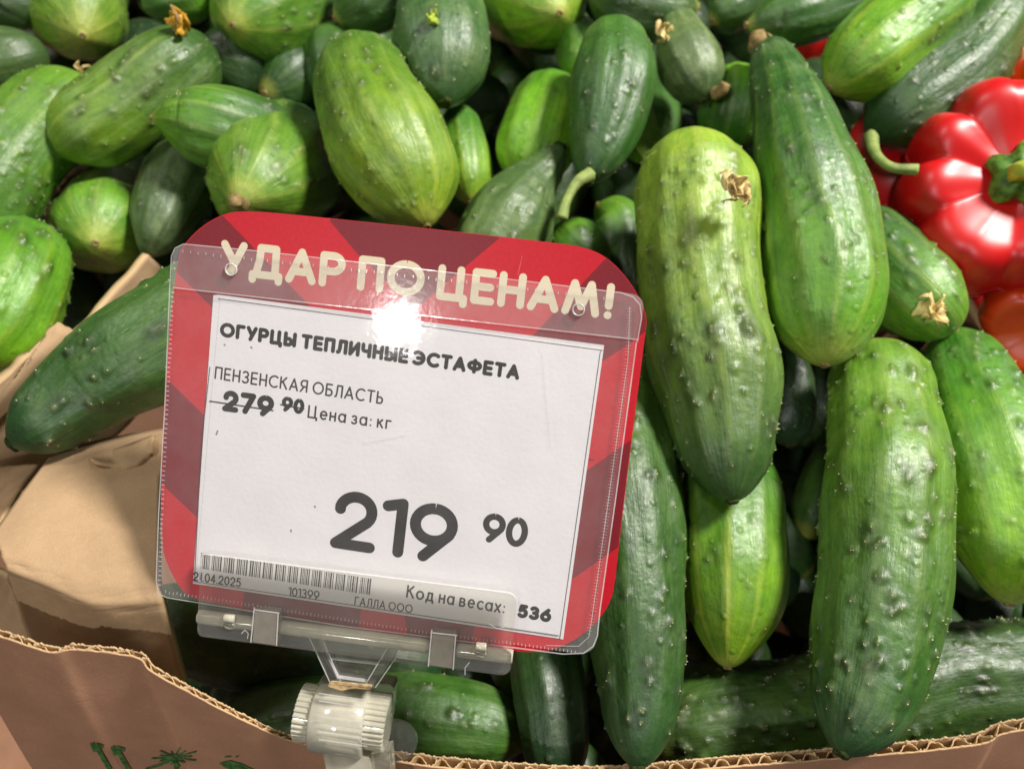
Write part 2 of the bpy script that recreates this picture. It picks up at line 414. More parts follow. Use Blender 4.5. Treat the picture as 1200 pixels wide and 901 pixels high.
cu('shaggy', 'short cucumber with a curled dried flower on its tip, just below the red peppers',
   [(1000,268,44,.03),(1040,312,54,.01),(1085,355,52,0),(1118,388,38,.004)], o=-.012, pal='mid', b=1, wart=.8, res=2, stripe=.6, fade=.6)
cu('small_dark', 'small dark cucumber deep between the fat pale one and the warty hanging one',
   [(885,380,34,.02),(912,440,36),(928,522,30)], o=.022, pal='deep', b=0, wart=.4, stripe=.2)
cu('yellowtip', 'yellow green striped cucumber pointing down under the fat pale cucumber',
   [(838,520,50,.02),(850,600,64,.004),(858,690,62),(852,782,34,.003)], o=-.002, pal='lime', b=1, wart=.25, res=2, stripe=.95, fade=.8)
cu('behindsign', 'long dark warty cucumber half hidden behind the right edge of the sign',
   [(722,420,48,.03),(728,520,62,.01),(738,620,64),(744,720,60),(750,820,46),(748,900,30)], o=-.020, pal='dark', b=0, wart=.75, res=2, stripe=.35, fade=.9, cap=(1.1,.9))
cu('base_right', 'long bumpy cucumber lying across behind the torn rim at lower right',
   [(745,868,46),(830,850,64),(960,832,66),(1090,805,68),(1200,792,66),(1290,780,45)], o=.019, pal='dark', b=0, wart=1.4, res=2, stripe=.3, fade=1.2)
cu('dark_upright', 'dark grooved cucumber standing upright below the lower right corner of the sign',
   [(628,730,38,.02),(642,800,44),(655,925,36)], o=.004, pal='deep', b=0, wart=.35, res=1, stripe=.5)
cu('base_mid', 'bright green cucumber lying below the sign to the right of the sign clamp',
   [(240,868,36,.01),(340,850,52),(460,842,54),(560,852,46),(622,868,26)], o=.012, pal='dark', b=1, wart=.45, res=2, stripe=.3, fade=1.3)
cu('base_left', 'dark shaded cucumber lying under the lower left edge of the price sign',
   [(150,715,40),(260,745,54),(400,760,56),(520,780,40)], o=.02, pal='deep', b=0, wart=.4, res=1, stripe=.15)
cu('leftlong', 'long dark green cucumber lying over the cardboard flaps at the left of the sign',
   [(12,521,27,.002),(52,494,44,.002),(110,452,58,.003),(175,410,68),(250,370,70,.006),(330,330,52,.02)], o=-.052, pal='dark', b=1, wart=0.5, res=2, stripe=.12, fade=1.0, cap=(.75,1.1), bloom=0.4)
# --- left cluster
cu('l_big', 'broad green cucumber cut by the left edge of the picture, upper left',
   [(96,98,20,.014),(70,125,48,.004),(25,170,56),(-20,230,62),(-70,300,50)], o=-.014, pal='mid', b=0, wart=0.9, stripe=.2, fade=1.2, cap=(.9,1.1), res=2)
cu('l_bright', 'bright lime green warty cucumber at the left edge above the cardboard flap',
   [(36,272,36,.02),(22,310,54,.005),(-2,365,66),(-40,430,60)], o=-.022, pal='lime', b=1, wart=1.1, stripe=.3, fade=1.3, res=2)
cu('l_round', 'round cucumber seen end on with pale star tip, above the cardboard at left',
   [(112,285,30,0),(117,268,55,.016),(124,245,58,.06),(130,230,50,.10)], o=-.01, pal='mid', b=0, wart=0.5, stripe=0.75, fade=.6, cap=(1.1,1))
cu('l_grey', 'dull grey green tapered cucumber beside the upper left corner of the sign',
   [(232,165,34,.03),(212,205,42,.01),(190,262,36),(170,300,21)], o=.0, pal='grey', b=0, wart=0.4, stripe=.2, bloom=0.7)
cu('l_long', 'pale green cucumber with a yellow withered flower on its upper end, upper left',
   [(64,178,26,.006),(100,152,49),(152,121,53),(205,84,50,.002),(246,54,34,.010)], o=-.016, pal='mid', b=0, wart=0.6, stripe=.5, fade=.95, res=2, bloom=0.8)
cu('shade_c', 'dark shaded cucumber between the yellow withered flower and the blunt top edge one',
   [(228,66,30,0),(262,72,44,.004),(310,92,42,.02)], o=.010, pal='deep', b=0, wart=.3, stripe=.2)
cu('l_point', 'pointed green cucumber, yellow tip aimed left, above the upper left sign corner',
   [(178,138,19,0),(215,142,40,.002),(265,152,50,.008),(345,180,44,.035)], o=-.032, pal='mid', b=0, wart=0.5, stripe=.6, fade=.7, cap=(1.4,1), res=2)
cu('l_endon', 'round light green cucumber seen end on, touching the top left of the price sign',
   [(280,236,34,0),(304,213,62,.016),(322,200,76,.05),(340,182,66,.10)], o=-.046, pal='mid', b=0, wart=0.45, res=2, stripe=0.8, fade=.7, cap=(1.15,1))
cu('t_left', 'green cucumber end hanging in from the top edge, second from the top left corner',
   [(97,42,28,0),(94,22,50,.012),(86,-20,54,.05),(75,-60,46,.09)], o=-.004, pal='mid', b=0, wart=0.5, stripe=0.7, fade=.7)
cu('t_mid', 'blunt green cucumber end near the top edge, right of the yellow withered flower',
   [(272,30,30,0),(292,20,54,.012),(328,2,62,.035),(380,-30,58,.07)], o=-.018, pal='mid', b=0, wart=0.6, stripe=0.7, fade=.6, res=2)
cu('egg', 'plump light green cucumber with pale yellow tip, behind the top sign edge',
   [(418,62,42,.02),(428,105,58,.006),(455,165,71),(480,218,62),(500,266,34)], o=-.036, pal='lime', b=1, bloom=.5, wart=0.5, res=2, stripe=.8, fade=1.05)
cu('t_dull', 'dull grey green cucumber with a small yellow scuff, standing at the top centre left',
   [(514,-18,40,.03),(517,30,55,.008),(519,75,52,.002),(522,122,30,0)], o=-.024, pal='grey', b=0, wart=0.5, res=2, stripe=.2, cap=(1.1,.9), bloom=0.7)
cu('sliver', 'narrow light green cucumber squeezed right beside the plump light green one',
   [(538,128,20,.006),(543,170,27),(548,205,27),(552,238,16)], o=.004, pal='lime', b=1, wart=.25, stripe=.6)
cu('t_star', 'glossy cucumber end with yellow rays, at the top edge above the stalked cucumber',
   [(656,16,30,0),(640,6,52,.012),(615,-10,60,.04),(585,-30,54,.08)], o=-.014, pal='lime', b=0, wart=0.4, stripe=0.8, fade=.6)
cu('c_lime', 'light green cucumber behind the bent neck of the grey green one',
   [(655,100,30,.02),(640,130,43,.006),(628,170,46),(615,220,40,.01)], o=.004, pal='lime', b=1, wart=0.3, stripe=.5, fade=1.2)
cu('neck', 'grey green cucumber with narrow bent neck, behind the top sign edge',
   [(656,172,13,.004),(642,196,20),(620,222,35),(594,264,53),(562,330,48)], o=-.016, pal='grey', b=1, wart=0.5, res=2, stripe=.2, cap=(.8,1.1), bloom=0.7)
cu('stalked', 'dark crumpled cucumber with a long curved pale stalk, above the upper right of the sign',
   [(722,34,34,.008),(720,80,47),(713,125,46),(703,170,35),(688,214,19)], o=-.030, pal='dark', b=0, wart=0.45, res=2, stripe=.2, cap=(1.1,.85))
cu('undersign', 'small rounded cucumber peeking over the upper right corner of the sign',
   [(650,270,26,.004),(672,292,40),(700,330,38)], o=.006, pal='mid', b=0, wart=.25, stripe=.15)
cu('pointdown', 'grey striped cucumber tapering upward with an orange dry scar, top centre right',
   [(790,8,10,.02),(796,38,26,.004),(808,75,38),(826,118,24)], o=-.014, pal='grey', b=0, wart=.05, stripe=.9, fade=1.4, bloom=0.9)
cu('c_yellow', 'shaded yellow green cucumber top between the pointed grey one and the long dark one',
   [(862,86,28,.004),(860,120,38),(850,170,40,.02)], o=.014, pal='lime', b=0, wart=.25, stripe=.3, fade=.6)
cu('t_dark', 'dark cucumber lying along the top edge above the crumpled stalked one',
   [(690,-10,30),(735,2,42),(785,10,38),(818,8,24)], o=-.006, pal='dark', b=1, wart=.3, stripe=.2, fade=.4)
cu('t_pair_a', 'dark green cucumber lying nearly flat at the top edge, right of centre',
   [(874,30,12,0),(905,24,28),(945,16,34),(1010,-6,30,.01)], o=-.010, pal='dark', b=0, wart=.2, stripe=.5, fade=.5)
cu('t_pair_b', 'small scuffed cucumber end at the top edge behind the flat dark one',
   [(834,26,18,0),(850,14,27),(885,-6,30,.01)], o=.006, pal='dark', b=0, wart=.3, stripe=.5, fade=.4)
cu('r_up', 'light green cucumber slanting up to the top edge at upper right',
   [(972,104,30,.002),(1002,78,48),(1052,38,54),(1120,-18,52)], o=-.022, pal='lime', b=0, wart=.5, res=2, stripe=.5, fade=1.1)
cu('r_peel', 'dark cucumber with rough side and curled stalk, lying against the red pepper',
   [(1018,158,34,.004),(1056,132,50),(1110,92,54),(1158,38,46),(1176,-16,40)], o=-.010, pal='dark', b=1, wart=.7, res=2, stripe=.2, fade=.6)
cu('corner_a', 'dark cucumber in the top left corner of the picture',
   [(44,24,24,.01),(22,8,36),(-20,-20,40)], o=.002, pal='dark', b=1, wart=.2, stripe=.3)
cu('corner_b', 'dull green cucumber at the left edge, under the top left corner one',
   [(46,66,26,.01),(22,70,38),(-30,84,44)], o=.006, pal='grey', b=1, wart=.2, stripe=.2)
cu('t_flap', 'short green cucumber end at the top edge above the yellow withered flower',
   [(168,8,18,.004),(200,0,30),(250,-14,32)], o=.0, pal='mid', b=1, wart=.25, stripe=.2)
cu('t_shade', 'dark cucumber in shade at the top edge above the plump light green one',
   [(392,22,22,0),(430,4,38),(480,-16,36)], o=.006, pal='dark', b=0, wart=.2, stripe=.4)
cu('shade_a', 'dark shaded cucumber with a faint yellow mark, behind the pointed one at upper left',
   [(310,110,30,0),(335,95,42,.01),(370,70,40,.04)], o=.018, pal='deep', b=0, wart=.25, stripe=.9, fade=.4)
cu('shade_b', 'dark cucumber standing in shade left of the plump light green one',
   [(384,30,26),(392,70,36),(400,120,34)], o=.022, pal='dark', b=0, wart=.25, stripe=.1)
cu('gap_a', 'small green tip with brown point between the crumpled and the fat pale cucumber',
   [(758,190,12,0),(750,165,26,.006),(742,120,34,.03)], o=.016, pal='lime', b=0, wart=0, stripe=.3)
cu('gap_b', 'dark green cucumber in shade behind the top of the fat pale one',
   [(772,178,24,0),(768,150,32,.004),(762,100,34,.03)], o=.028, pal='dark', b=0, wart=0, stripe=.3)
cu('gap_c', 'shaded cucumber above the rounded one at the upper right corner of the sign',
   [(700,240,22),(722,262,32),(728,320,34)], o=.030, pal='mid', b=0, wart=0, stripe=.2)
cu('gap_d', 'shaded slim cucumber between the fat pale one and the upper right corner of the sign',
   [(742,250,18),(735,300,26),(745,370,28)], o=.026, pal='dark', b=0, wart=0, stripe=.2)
cu('gap_e', 'green cucumber top in the gap left of the dark crumpled one, top centre',
   [(690,24,20),(680,50,30),(690,90,34)], o=.016, pal='mid', b=1, wart=.25, stripe=.2)
# filler layer seen only through dark gaps
FILL_LABEL = {
 86: 'dark cucumber in the gap between the fat pale one and the warty hanging one',
 27: 'dark cucumber in the black gap above the narrow light green one',
 45: 'shaded cucumber behind the bright lime one, above the cardboard flap',
 210: 'dark cucumber low in the gap right of the yellow green striped one',
 96: 'dark cucumber in shade just under the small dark one, right of the fat pale one',
 31: 'dark cucumber under the slanting light green one at upper right',
 40: 'dark cucumber in shade beside the tip of the long pale stalk',
 13: 'dark cucumber in the gap above the pale one with the yellow flower',
 107: 'dark cucumber behind the tip of the yellow green striped one',
 75: 'thin dark sliver of cucumber left of the top of the warty hanging one',
 17: 'dark cucumber in the gap under the glossy end with yellow rays',
 19: 'dark cucumber in shade behind the flat dark one near the top edge',
 98: 'dark cucumber left of the round scar of the right edge cucumber',
 116: 'dark cucumber in shade below the lower right corner of the sign'}
FILL_DROP = set([13, 14, 16, 20, 23, 28, 29, 34, 42, 43, 51, 52, 53, 54, 58, 59, 65, 70, 71, 72, 73, 76, 81, 82, 83, 84, 87, 92, 93, 102, 103, 105, 106, 108, 114, 119, 120, 124, 125, 126, 128, 129, 130, 131, 133, 135, 143, 144, 145, 146, 148, 150, 153, 155, 156, 160, 167, 169, 170, 171, 175, 176, 177, 178, 179, 180, 182, 185, 186, 187, 188, 189, 191, 192, 195, 196, 197, 198, 199, 201, 202, 205, 206, 207, 208, 209, 215, 216, 221, 225, 226, 227, 229, 230, 231])
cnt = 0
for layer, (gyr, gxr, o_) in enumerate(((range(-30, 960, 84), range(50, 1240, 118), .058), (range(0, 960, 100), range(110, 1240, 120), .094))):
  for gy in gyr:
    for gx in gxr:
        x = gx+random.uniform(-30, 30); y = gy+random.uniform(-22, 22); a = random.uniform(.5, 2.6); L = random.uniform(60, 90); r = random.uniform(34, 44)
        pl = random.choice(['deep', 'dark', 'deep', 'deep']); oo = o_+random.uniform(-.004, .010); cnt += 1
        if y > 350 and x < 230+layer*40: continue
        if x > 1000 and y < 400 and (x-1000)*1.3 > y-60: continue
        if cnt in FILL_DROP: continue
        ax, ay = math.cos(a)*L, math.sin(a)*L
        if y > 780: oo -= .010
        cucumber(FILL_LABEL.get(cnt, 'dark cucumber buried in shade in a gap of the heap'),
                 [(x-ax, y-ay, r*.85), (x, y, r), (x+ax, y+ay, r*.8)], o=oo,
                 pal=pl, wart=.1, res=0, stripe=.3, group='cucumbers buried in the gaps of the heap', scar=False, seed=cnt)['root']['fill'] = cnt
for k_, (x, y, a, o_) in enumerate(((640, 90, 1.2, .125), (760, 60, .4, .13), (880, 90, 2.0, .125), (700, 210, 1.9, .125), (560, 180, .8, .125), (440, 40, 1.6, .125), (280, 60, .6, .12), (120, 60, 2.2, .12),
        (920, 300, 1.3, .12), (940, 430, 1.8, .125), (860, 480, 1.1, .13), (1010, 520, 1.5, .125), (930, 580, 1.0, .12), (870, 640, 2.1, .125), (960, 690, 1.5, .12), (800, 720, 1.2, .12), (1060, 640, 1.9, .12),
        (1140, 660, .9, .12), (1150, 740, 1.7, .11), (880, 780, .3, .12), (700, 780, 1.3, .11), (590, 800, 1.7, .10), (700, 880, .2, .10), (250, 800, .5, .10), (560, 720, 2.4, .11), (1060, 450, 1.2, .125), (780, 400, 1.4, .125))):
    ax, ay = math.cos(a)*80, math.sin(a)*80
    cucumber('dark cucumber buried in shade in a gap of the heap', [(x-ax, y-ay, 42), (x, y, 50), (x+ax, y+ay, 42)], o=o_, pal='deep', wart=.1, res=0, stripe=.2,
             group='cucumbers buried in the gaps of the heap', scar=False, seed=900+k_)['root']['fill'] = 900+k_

# flowers, stems
flower(C['big'], 862, 222, .293, .0085, M_FLOWER, 5, 12)
flower(C['shaggy'], 1104, 366, .318, .0105, M_FLOWER, 9, 9, dirv=2.8)
flower(C['l_long'], 205, 33, .352, .0085, M_FLOWER2, 4, 7, dirv=.4, wide=1.5); stem(C['l_long'], [(208,34,.352),(208,22,.348),(200,6,.346)], [.0014, .0011, .0005], M_STEMDARK, 'withered_petal')
flower(C['t_dull'], 511, 22, .3445, .0052, plain('yellow_green_scuff', (176, 196, 70), .6), 12, 6, nm='scuffed_peel', wide=1.4)
flower(C['pointdown'], 780, 42, .365, .009, M_FLOWER, 21, 7)
flower(C['l_big'], 98, 92, .368, .008, M_FLOWER, 31, 6)
stem(C['stalked'], [(692,204,.332),(676,214,.328),(664,234,.326),(658,256,.325)], [.0028, .0022, .0019, .0024])
stem(C['r_peel'], [(1020,160,.352),(1026,180,.338),(1045,196,.330),(1075,199,.328)], [.0030, .0021, .0019, .0023])
stem(C['tall'], [(896,56,.372),(890,50,.368),(899,45,.366)], [.006, .0052, .0036], M_STEMDARK)
stem(C['l_endon'], [(282,240,.309),(278,238,.303),(276,234,.299)], [.0034, .0028, .0026], M_STEMDARK)
stem(C['pointdown'], [(838,110,.362),(846,106,.358),(850,98,.356)], [.0030, .0024, .0022], M_STEMDARK)

# ------------------------------------------------------------------ bell peppers
def pepper_mat(name, rgb, rgb2):
    m, n, b = nt(name)
    tc = N(n, 'ShaderNodeTexCoord').outputs['Object']
    n.links.new(mixc(n, maprange(n, noise(n, tc, 30, 3), .4, .65, 0, 1), lin(rgb), lin(rgb2)), b.inputs['Base Color'])
    b.inputs['Roughness'].default_value = .40; b.inputs['Specular IOR Level'].default_value = .7
    b.inputs['Subsurface Weight'].default_value = .1; b.inputs['Subsurface Radius'].default_value = (1, .15, .08); b.inputs['Subsurface Scale'].default_value = .004
    bp = N(n, 'ShaderNodeBump', Strength=.2, Distance=.0006)
    n.links.new(noise(n, tc, 70, 2), bp.inputs['Height']); n.links.new(bp.outputs[0], b.inputs['Normal'])
    return m
M_RED = pepper_mat('red_pepper_skin', (206, 8, 16), (214, 22, 18)); M_ORANGE = pepper_mat('orange_pepper_skin', (236, 92, 10), (240, 120, 14))
M_REDORANGE = pepper_mat('red_orange_pepper_skin', (214, 60, 14), (226, 84, 12))
M_PSTEM = plain('pepper_stalk', (168, 186, 66), .4, .5, 200, .3, .4, 900); M_CALYX = plain('calyx', (78, 120, 36), .5, .4, 300, .5, .8, 700)
def pepper(label, px, py, d, rpx, axis, mat, lobes=5, spin=0, H=.9, seedw=1, with_stem=True, stem_bend=(1, -.3)):
    c = P(px, py, d); R = rpx*d/FPX; t = thing('bell_pepper', label, 'bell pepper', c, 'bell peppers in the next box')
    az = Vector(axis).normalized(); ax = az.orthogonal().normalized(); ay = az.cross(ax)
    nu, nv = 90, 140; vs = []
    def pt(a, f):
        dim = math.exp(-(a/.55)**2); w = min(1, a/.5)*(1-.15*math.sin(a))
        f2 = f + .22*math.sin(f+seedw)+.1*math.sin(2*f+seedw*2)
        g = (1-abs(math.sin(lobes*f2/2+spin)))**1.7
        g2 = (1-abs(math.sin((lobes+3)*f/2+spin*2+seedw)))**3
        rho = R*(math.sin(a)**.72)*(1-.12*g*w-.03*math.sin(3*f+seedw*3)*w-.05*g2*w+.03*math.sin(2*f+seedw))
        bul = 1-abs(math.sin(lobes*f2/2+spin)); 
        h = R*H*math.copysign(abs(math.cos(a))**.85, math.cos(a)) - R*.42*dim - R*.08*bul*w*(1 if a < 1.5 else -.4)
        return rho, h
    for i in range(nu+1):
        a = math.pi*(i+.001)/(nu+.002)
        for j in range(nv):
            f = 2*math.pi*j/nv; rho, h = pt(a, f); vs.append(ax*rho*math.cos(f)+ay*rho*math.sin(f)+az*h)
    fs = [(i*nv+j, i*nv+(j+1) % nv, (i+1)*nv+(j+1) % nv, (i+1)*nv+j) for i in range(nu) for j in range(nv)]
    fs += [tuple(reversed(range(nv))), tuple(nu*nv+j for j in range(nv))]
    obj('flesh', [v for v in vs], [tuple(reversed(f)) for f in fs], mat, t, True)
    if with_stem:
        h0 = R*H-R*.42; cv = []; n = 40
        for k, (q, hh) in enumerate(((.04, .02), (.10, .03), (.17, .02), (.23, -.01), (.27, -.07))):
            for j in range(n):
                f = 2*math.pi*j/n; rr = R*q*(1+(.18*math.cos(5*f+.6)+.05*math.sin(7*f))*min(1, k/2))
                cv.append(ax*rr*math.cos(f)+ay*rr*math.sin(f)+az*(h0+R*(hh+.10)+R*.02*math.sin(5*f)))
        cf = [(k*n+j, k*n+(j+1) % n, (k+1)*n+(j+1) % n, (k+1)*n+j) for k in range(4) for j in range(n)]+[tuple(range(n))]
        obj('calyx', cv, cf, M_CALYX, t, True)
        b0 = az*(h0+R*.06)-RT*R*.05; s1 = RT*stem_bend[0]+UP*stem_bend[1]
        tube('stalk', [b0-az*R*.08, b0+az*R*.10+s1*R*.02, b0+az*R*.20+s1*R*.2, b0+az*R*.24+s1*R*.55], [R*.11, R*.085, R*.085, R*.1], M_PSTEM, t, n=14, ridges=5)
    return t
pepper('large glossy red bell pepper with green calyx and curved stalk, at the right edge', 1182, 224, .352, 128, camdir(-.34, .10, 1), M_RED, 7, .5, .82, 1.3, True, (1, -.28))
pepper('red bell pepper in shade at the right edge, under the large one', 1222, 372, .352, 66, camdir(-.5, -.4, .6), M_REDORANGE, 4, .2, 1.0, 2.1, False)
pepper('dark red pepper in the gap between the long cucumber and the large pepper', 1040, 210, .432, 84, camdir(.2, .5, .6), M_RED, 4, .9, 1.0, .4, False)
pepper('dark red pepper in the shade between the two peppers at the right edge', 1162, 336, .43, 70, camdir(.1, -.4, .8), M_RED, 5, .7, 1.0, .9, False)
pepper('orange bell pepper at the upper right edge above the large red one', 1232, 66, .395, 84, camdir(-.3, .4, .7), M_ORANGE, 4, .4, 1.0, 3.0, False)
pepper('red pepper hidden under the flat dark cucumber near the top edge', 980, 60, .455, 70, camdir(0, .5, .6), M_RED, 4, .1, 1.0, 2.6, False)

# ------------------------------------------------------------------ cardboard box
BOXD = camdir(0, -.818, -.575)          # the box's own downward direction
box = thing('cardboard_box', 'open brown corrugated box with a torn front rim, holding the cucumbers', 'box', P(500, 880, .27))
BO = box.location.copy()
def dens(a, n): return catmull(a, n)
def sheet(name, rows, mat, th=.003, nu=26, nv=26, wob=.0006, seed=1, parent=box, off=None, edge=None, crisp=False):
    r_ = np.random.default_rng(seed); off = BO if off is None else off
    g = np.array([[list(P(*q)) for q in row] for row in rows])            # rows x cols x 3
    gg = np.stack([dens(g[i], nu) for i in range(g.shape[0])])
    if crisp:
        tt = np.linspace(0, len(rows)-1, nv)
        gg = np.stack([np.stack([np.interp(tt, range(len(rows)), gg[:, j, k]) for k in range(3)], 1) for j in range(nu)], 1)
    else: gg = np.stack([dens(gg[:, j], nv) for j in range(nu)], 1)
    ph = r_.uniform(0, 6, 6)
    vs = []
    for i in range(nv):
        for j in range(nu):
            v = gg[i, j]+np.array(FW)*wob*(math.sin(i*.5+ph[0]+j*.2)+math.sin(j*.6+ph[1]-i*.25)+.5*math.sin(i*1.3+j*1.1+ph[2]))
            vs.append(v-np.array(off))
    fs = [(i*nu+j, i*nu+j+1, (i+1)*nu+j+1, (i+1)*nu+j) for i in range(nv-1) for j in range(nu-1)]
    o = obj(name, vs, fs, mat, parent, True)
    o.data.materials.append(edge or M_KRAFTL)
    md = o.modifiers.new('thick', 'SOLIDIFY'); md.thickness = th; md.offset = 0; md.use_rim = True; md.material_offset_rim = 1
    return o
# front wall : two liners and the flute between them
RIM = [(-60,728,.242),(0,741,.242),(60,760,.241),(90,757,.241),(160,766,.242),(178,782,.243),(215,803,.245),(290,842,.252),(350,866,.260),(470,886,.264),(560,896,.266),
       (700,903,.268),(850,892,.270),(1000,880,.269),(1080,873,.268),(1150,864,.267),(1175,852,.266),(1260,840,.264)]
rimc = dens([list(P(*q)) for q in RIM], 500)
sg = np.r_[0, np.cumsum(np.linalg.norm(np.diff(rimc, axis=0), axis=1))]; RL = sg[-1]
NS = 1100; ss = np.linspace(0, RL, NS); rim = np.stack([np.interp(ss, sg, rimc[:, k]) for k in range(3)], 1)
bd = np.array(BOXD); tn = np.gradient(rim, axis=0); tn -= (tn@bd)[:, None]*bd; tn /= np.linalg.norm(tn, axis=1)[:, None]
# smooth tangents so the wall bends gently
ker = np.ones(61)/61; tn = np.stack([np.convolve(np.pad(tn[:, k], 30, 'edge'), ker, 'valid') for k in range(3)], 1); tn /= np.linalg.norm(tn, axis=1)[:, None]
out = np.cross(tn, bd); out /= np.linalg.norm(out, axis=1)[:, None]
if out[NS//2]@np.array(FW) > 0: out = -out
TH_ = .0037
px_of = lambda p: 0
squash = np.interp(ss/RL, [0, .30, .36, .42, 1], [.55, .45, .75, 1, 1])       # the left part of the rim is crushed
rag = np.convolve(rng.normal(0, 1, NS), np.ones(5)/5, 'same')*.00035
def liner(name, offs, mat, jag, drop=.16, nz=14, th=.0005, wave=None, top=0):
    vs = []; nz_ = nz
    for i in range(NS):
        base = rim[i]+out[i]*offs[i]
        for k in range(nz_):
            z = drop*(k/(nz_-1))**2.2
            w = (0 if k else rag[(i*jag) % NS]*jag + top)
            wb = .0006*math.sin(ss[i]*40+z*30)+.0004*math.sin(ss[i]*95-z*60)
            vs.append(base+bd*(z+w)+out[i]*(wb*min(1, z*40))-np.array(BO))
    fs = [(i*nz_+k, (i+1)*nz_+k, (i+1)*nz_+k+1, i*nz_+k+1) for i in range(NS-1) for k in range(nz_-1)]
    o = obj(name, vs, fs, mat, box, True); o.data.materials.append(M_KRAFTL)
    md = o.modifiers.new('thick', 'SOLIDIFY'); md.thickness = th; md.offset = 0; md.material_offset_rim = 1
    return o
lam = .0078
OUTER = liner('outer_liner', TH_/2*squash, M_KRAFTR, 1)
liner('inner_liner', -TH_/2*squash, M_KRAFT, 2, top=.0003)
wv = np.sin(2*math.pi*ss/lam+.8*np.sin(ss*70)); wv = np.sign(wv)*np.abs(wv)**.75
liner('flute', (TH_/2-.00045)*squash*wv, M_KRAFTL, 3, drop=.03, nz=5, th=.0003, top=.0005)

def wall_hit(px, py, h=.0003):
    """point on the outer liner seen through a pixel"""
    r = np.array(ray(px, py)); c = np.array(CAM); best = None
    for i in range(0, NS-6, 6):
        a = rim[i]+out[i]*(TH_/2*squash[i]+.0004+h); b2 = rim[i+6]+out[i+6]*(TH_/2*squash[i+6]+.0004+h)
        A_ = np.stack([r, -(b2-a), -bd], 1)
        try: q = np.linalg.solve(A_, a-c)
        except Exception: continue
        if 0 <= q[1] <= 1 and q[2] > 0:
            z = q[2]
            wb = .0006*math.sin(ss[i]*40+z*30)+.0004*math.sin(ss[i]*95-z*60)
            return a+(b2-a)*q[1]+bd*z+out[i]*wb*min(1, z*40)
    return None
def print_poly(px_poly, vs, fs):
    pts = [wall_hit(*p) for p in px_poly]
    if any(p is None for p in pts): return
    b0 = len(vs); vs += [p-np.array(BO) for p in pts]; fs.append(tuple(range(b0, b0+len(pts))))
M_PRINT = plain('green_box_print', (84, 126, 70), .8, .2, 500, .5)
def pline(p, q, w, vs, fs, n=5):
    p = np.array(p, float); q = np.array(q, float); d = q-p; L = np.linalg.norm(d); nn = np.array([-d[1], d[0]])/L*w/2
    for k in range(n):
        a = p+d*k/n; b2 = p+d*(k+1)/n
        print_poly([a+nn, a-nn, b2-nn, b2+nn], vs, fs)
for seg_ in ([((112,871),(140,925),5.5), ((112,871),(121,874),5), ((108,869),(112,880),5)],
             [((136,875),(164,928),5.5), ((136,875),(146,878),5), ((132,873),(136,884),5)]):
    vs, fs = [], []
    for p, q, w in seg_: pline(p, q, w, vs, fs)
    obj('printed_arrow', vs, fs, M_PRINT, OUTER)
vs, fs = [], []
cx_, cy_ = 204, 888
for k in range(14):
    an = 2*math.pi*k/14; L = 27 if k % 2 else 19
    pline((cx_+5*math.cos(an), cy_+3*math.sin(an)), (cx_+L*math.cos(an), cy_+L*.42*math.sin(an)), 1.6, vs, fs, 2)
print_poly([(cx_+7*math.cos(a), cy_+4*math.sin(a)) for a in np.linspace(0, 2*math.pi, 12, endpoint=False)], vs, fs)
pline((cx_, cy_), (cx_+4, cy_+24), 4, vs, fs); pline((170, 902), (198, 892), 3, vs, fs)
obj('printed_sun', vs, fs, M_PRINT, OUTER)
vs, fs = [], []
print_poly([(255,897),(268,893),(282,896),(298,903),(300,912),(280,908),(262,902)], vs, fs)
pline((262,889),(270,888),1.4,vs,fs,1); pline((275,888),(279,887),1.4,vs,fs,1)
obj('printed_mark', vs, fs, M_PRINT, OUTER)

# left corner: folded ledge, its hanging face, panel behind, side wall, small flap
sheet('corner_ledge', [[(60,538,.290),(100,524,.292),(150,512,.294),(240,498,.296)],
                       [(28,580,.270),(90,572,.271),(140,566,.271),(188,560,.271)],
                       [(-6,628,.258),(66,622,.257),(130,622,.256),(187,628,.256)],
                       [(4,652,.253),(58,668,.251),(118,684,.250),(188,688,.250)],
                       [(10,664,.252),(60,684,.250),(114,704,.249),(191,702,.249)],
                       [(13,670,.254),(62,692,.252),(116,714,.251),(195,714,.251)],
                       [(26,704,.262),(72,730,.260),(130,746,.259),(205,752,.259)],
                       [(52,780,.284),(96,796,.281),(150,806,.278),(222,812,.276)]], M_KRAFT, .0026, 40, 78, .00008, 3, crisp=True)
sheet('back_panel', [[(-60,650,.270),(-10,664,.268),(12,672,.266)], [(-60,700,.280),(0,708,.278),(26,714,.276)], [(-60,800,.296),(10,790,.294),(54,800,.292)]], M_KRAFT, .002, 20, 20, .0003, 8)
sheet('left_fold', [[(-70,560,.300),(-10,548,.304),(46,544,.310)], [(-70,600,.302),(-20,596,.304),(20,582,.306)], [(-80,660,.290),(-40,650,.288),(-8,632,.280)]], M_KRAFT, .002, 20, 20, .0005, 9)
sheet('side_wall', [[(172,298,.352),(128,345,.338),(86,391,.324),(20,448,.312),(-70,520,.300)],
                    [(200,325,.372),(160,372,.358),(120,420,.344),(60,480,.330),(-50,548,.314)],
                    [(240,340,.400),(210,400,.388),(170,470,.372),(100,535,.352),(-40,600,.330)]], M_KRAFT, .0032, 40, 24, .0005, 5)
sheet('rim_flap', [[(-60,500,.289),(0,444,.297),(34,412,.303),(60,386,.309),(70,381,.312)],
                   [(-55,515,.292),(4,458,.300),(40,424,.305),(72,398,.310),(84,392,.314)],
                   [(-50,530,.302),(12,472,.308),(48,438,.313),(82,412,.317),(94,402,.321)]], M_KRAFT, .0040, 34, 18, .0004, 6)
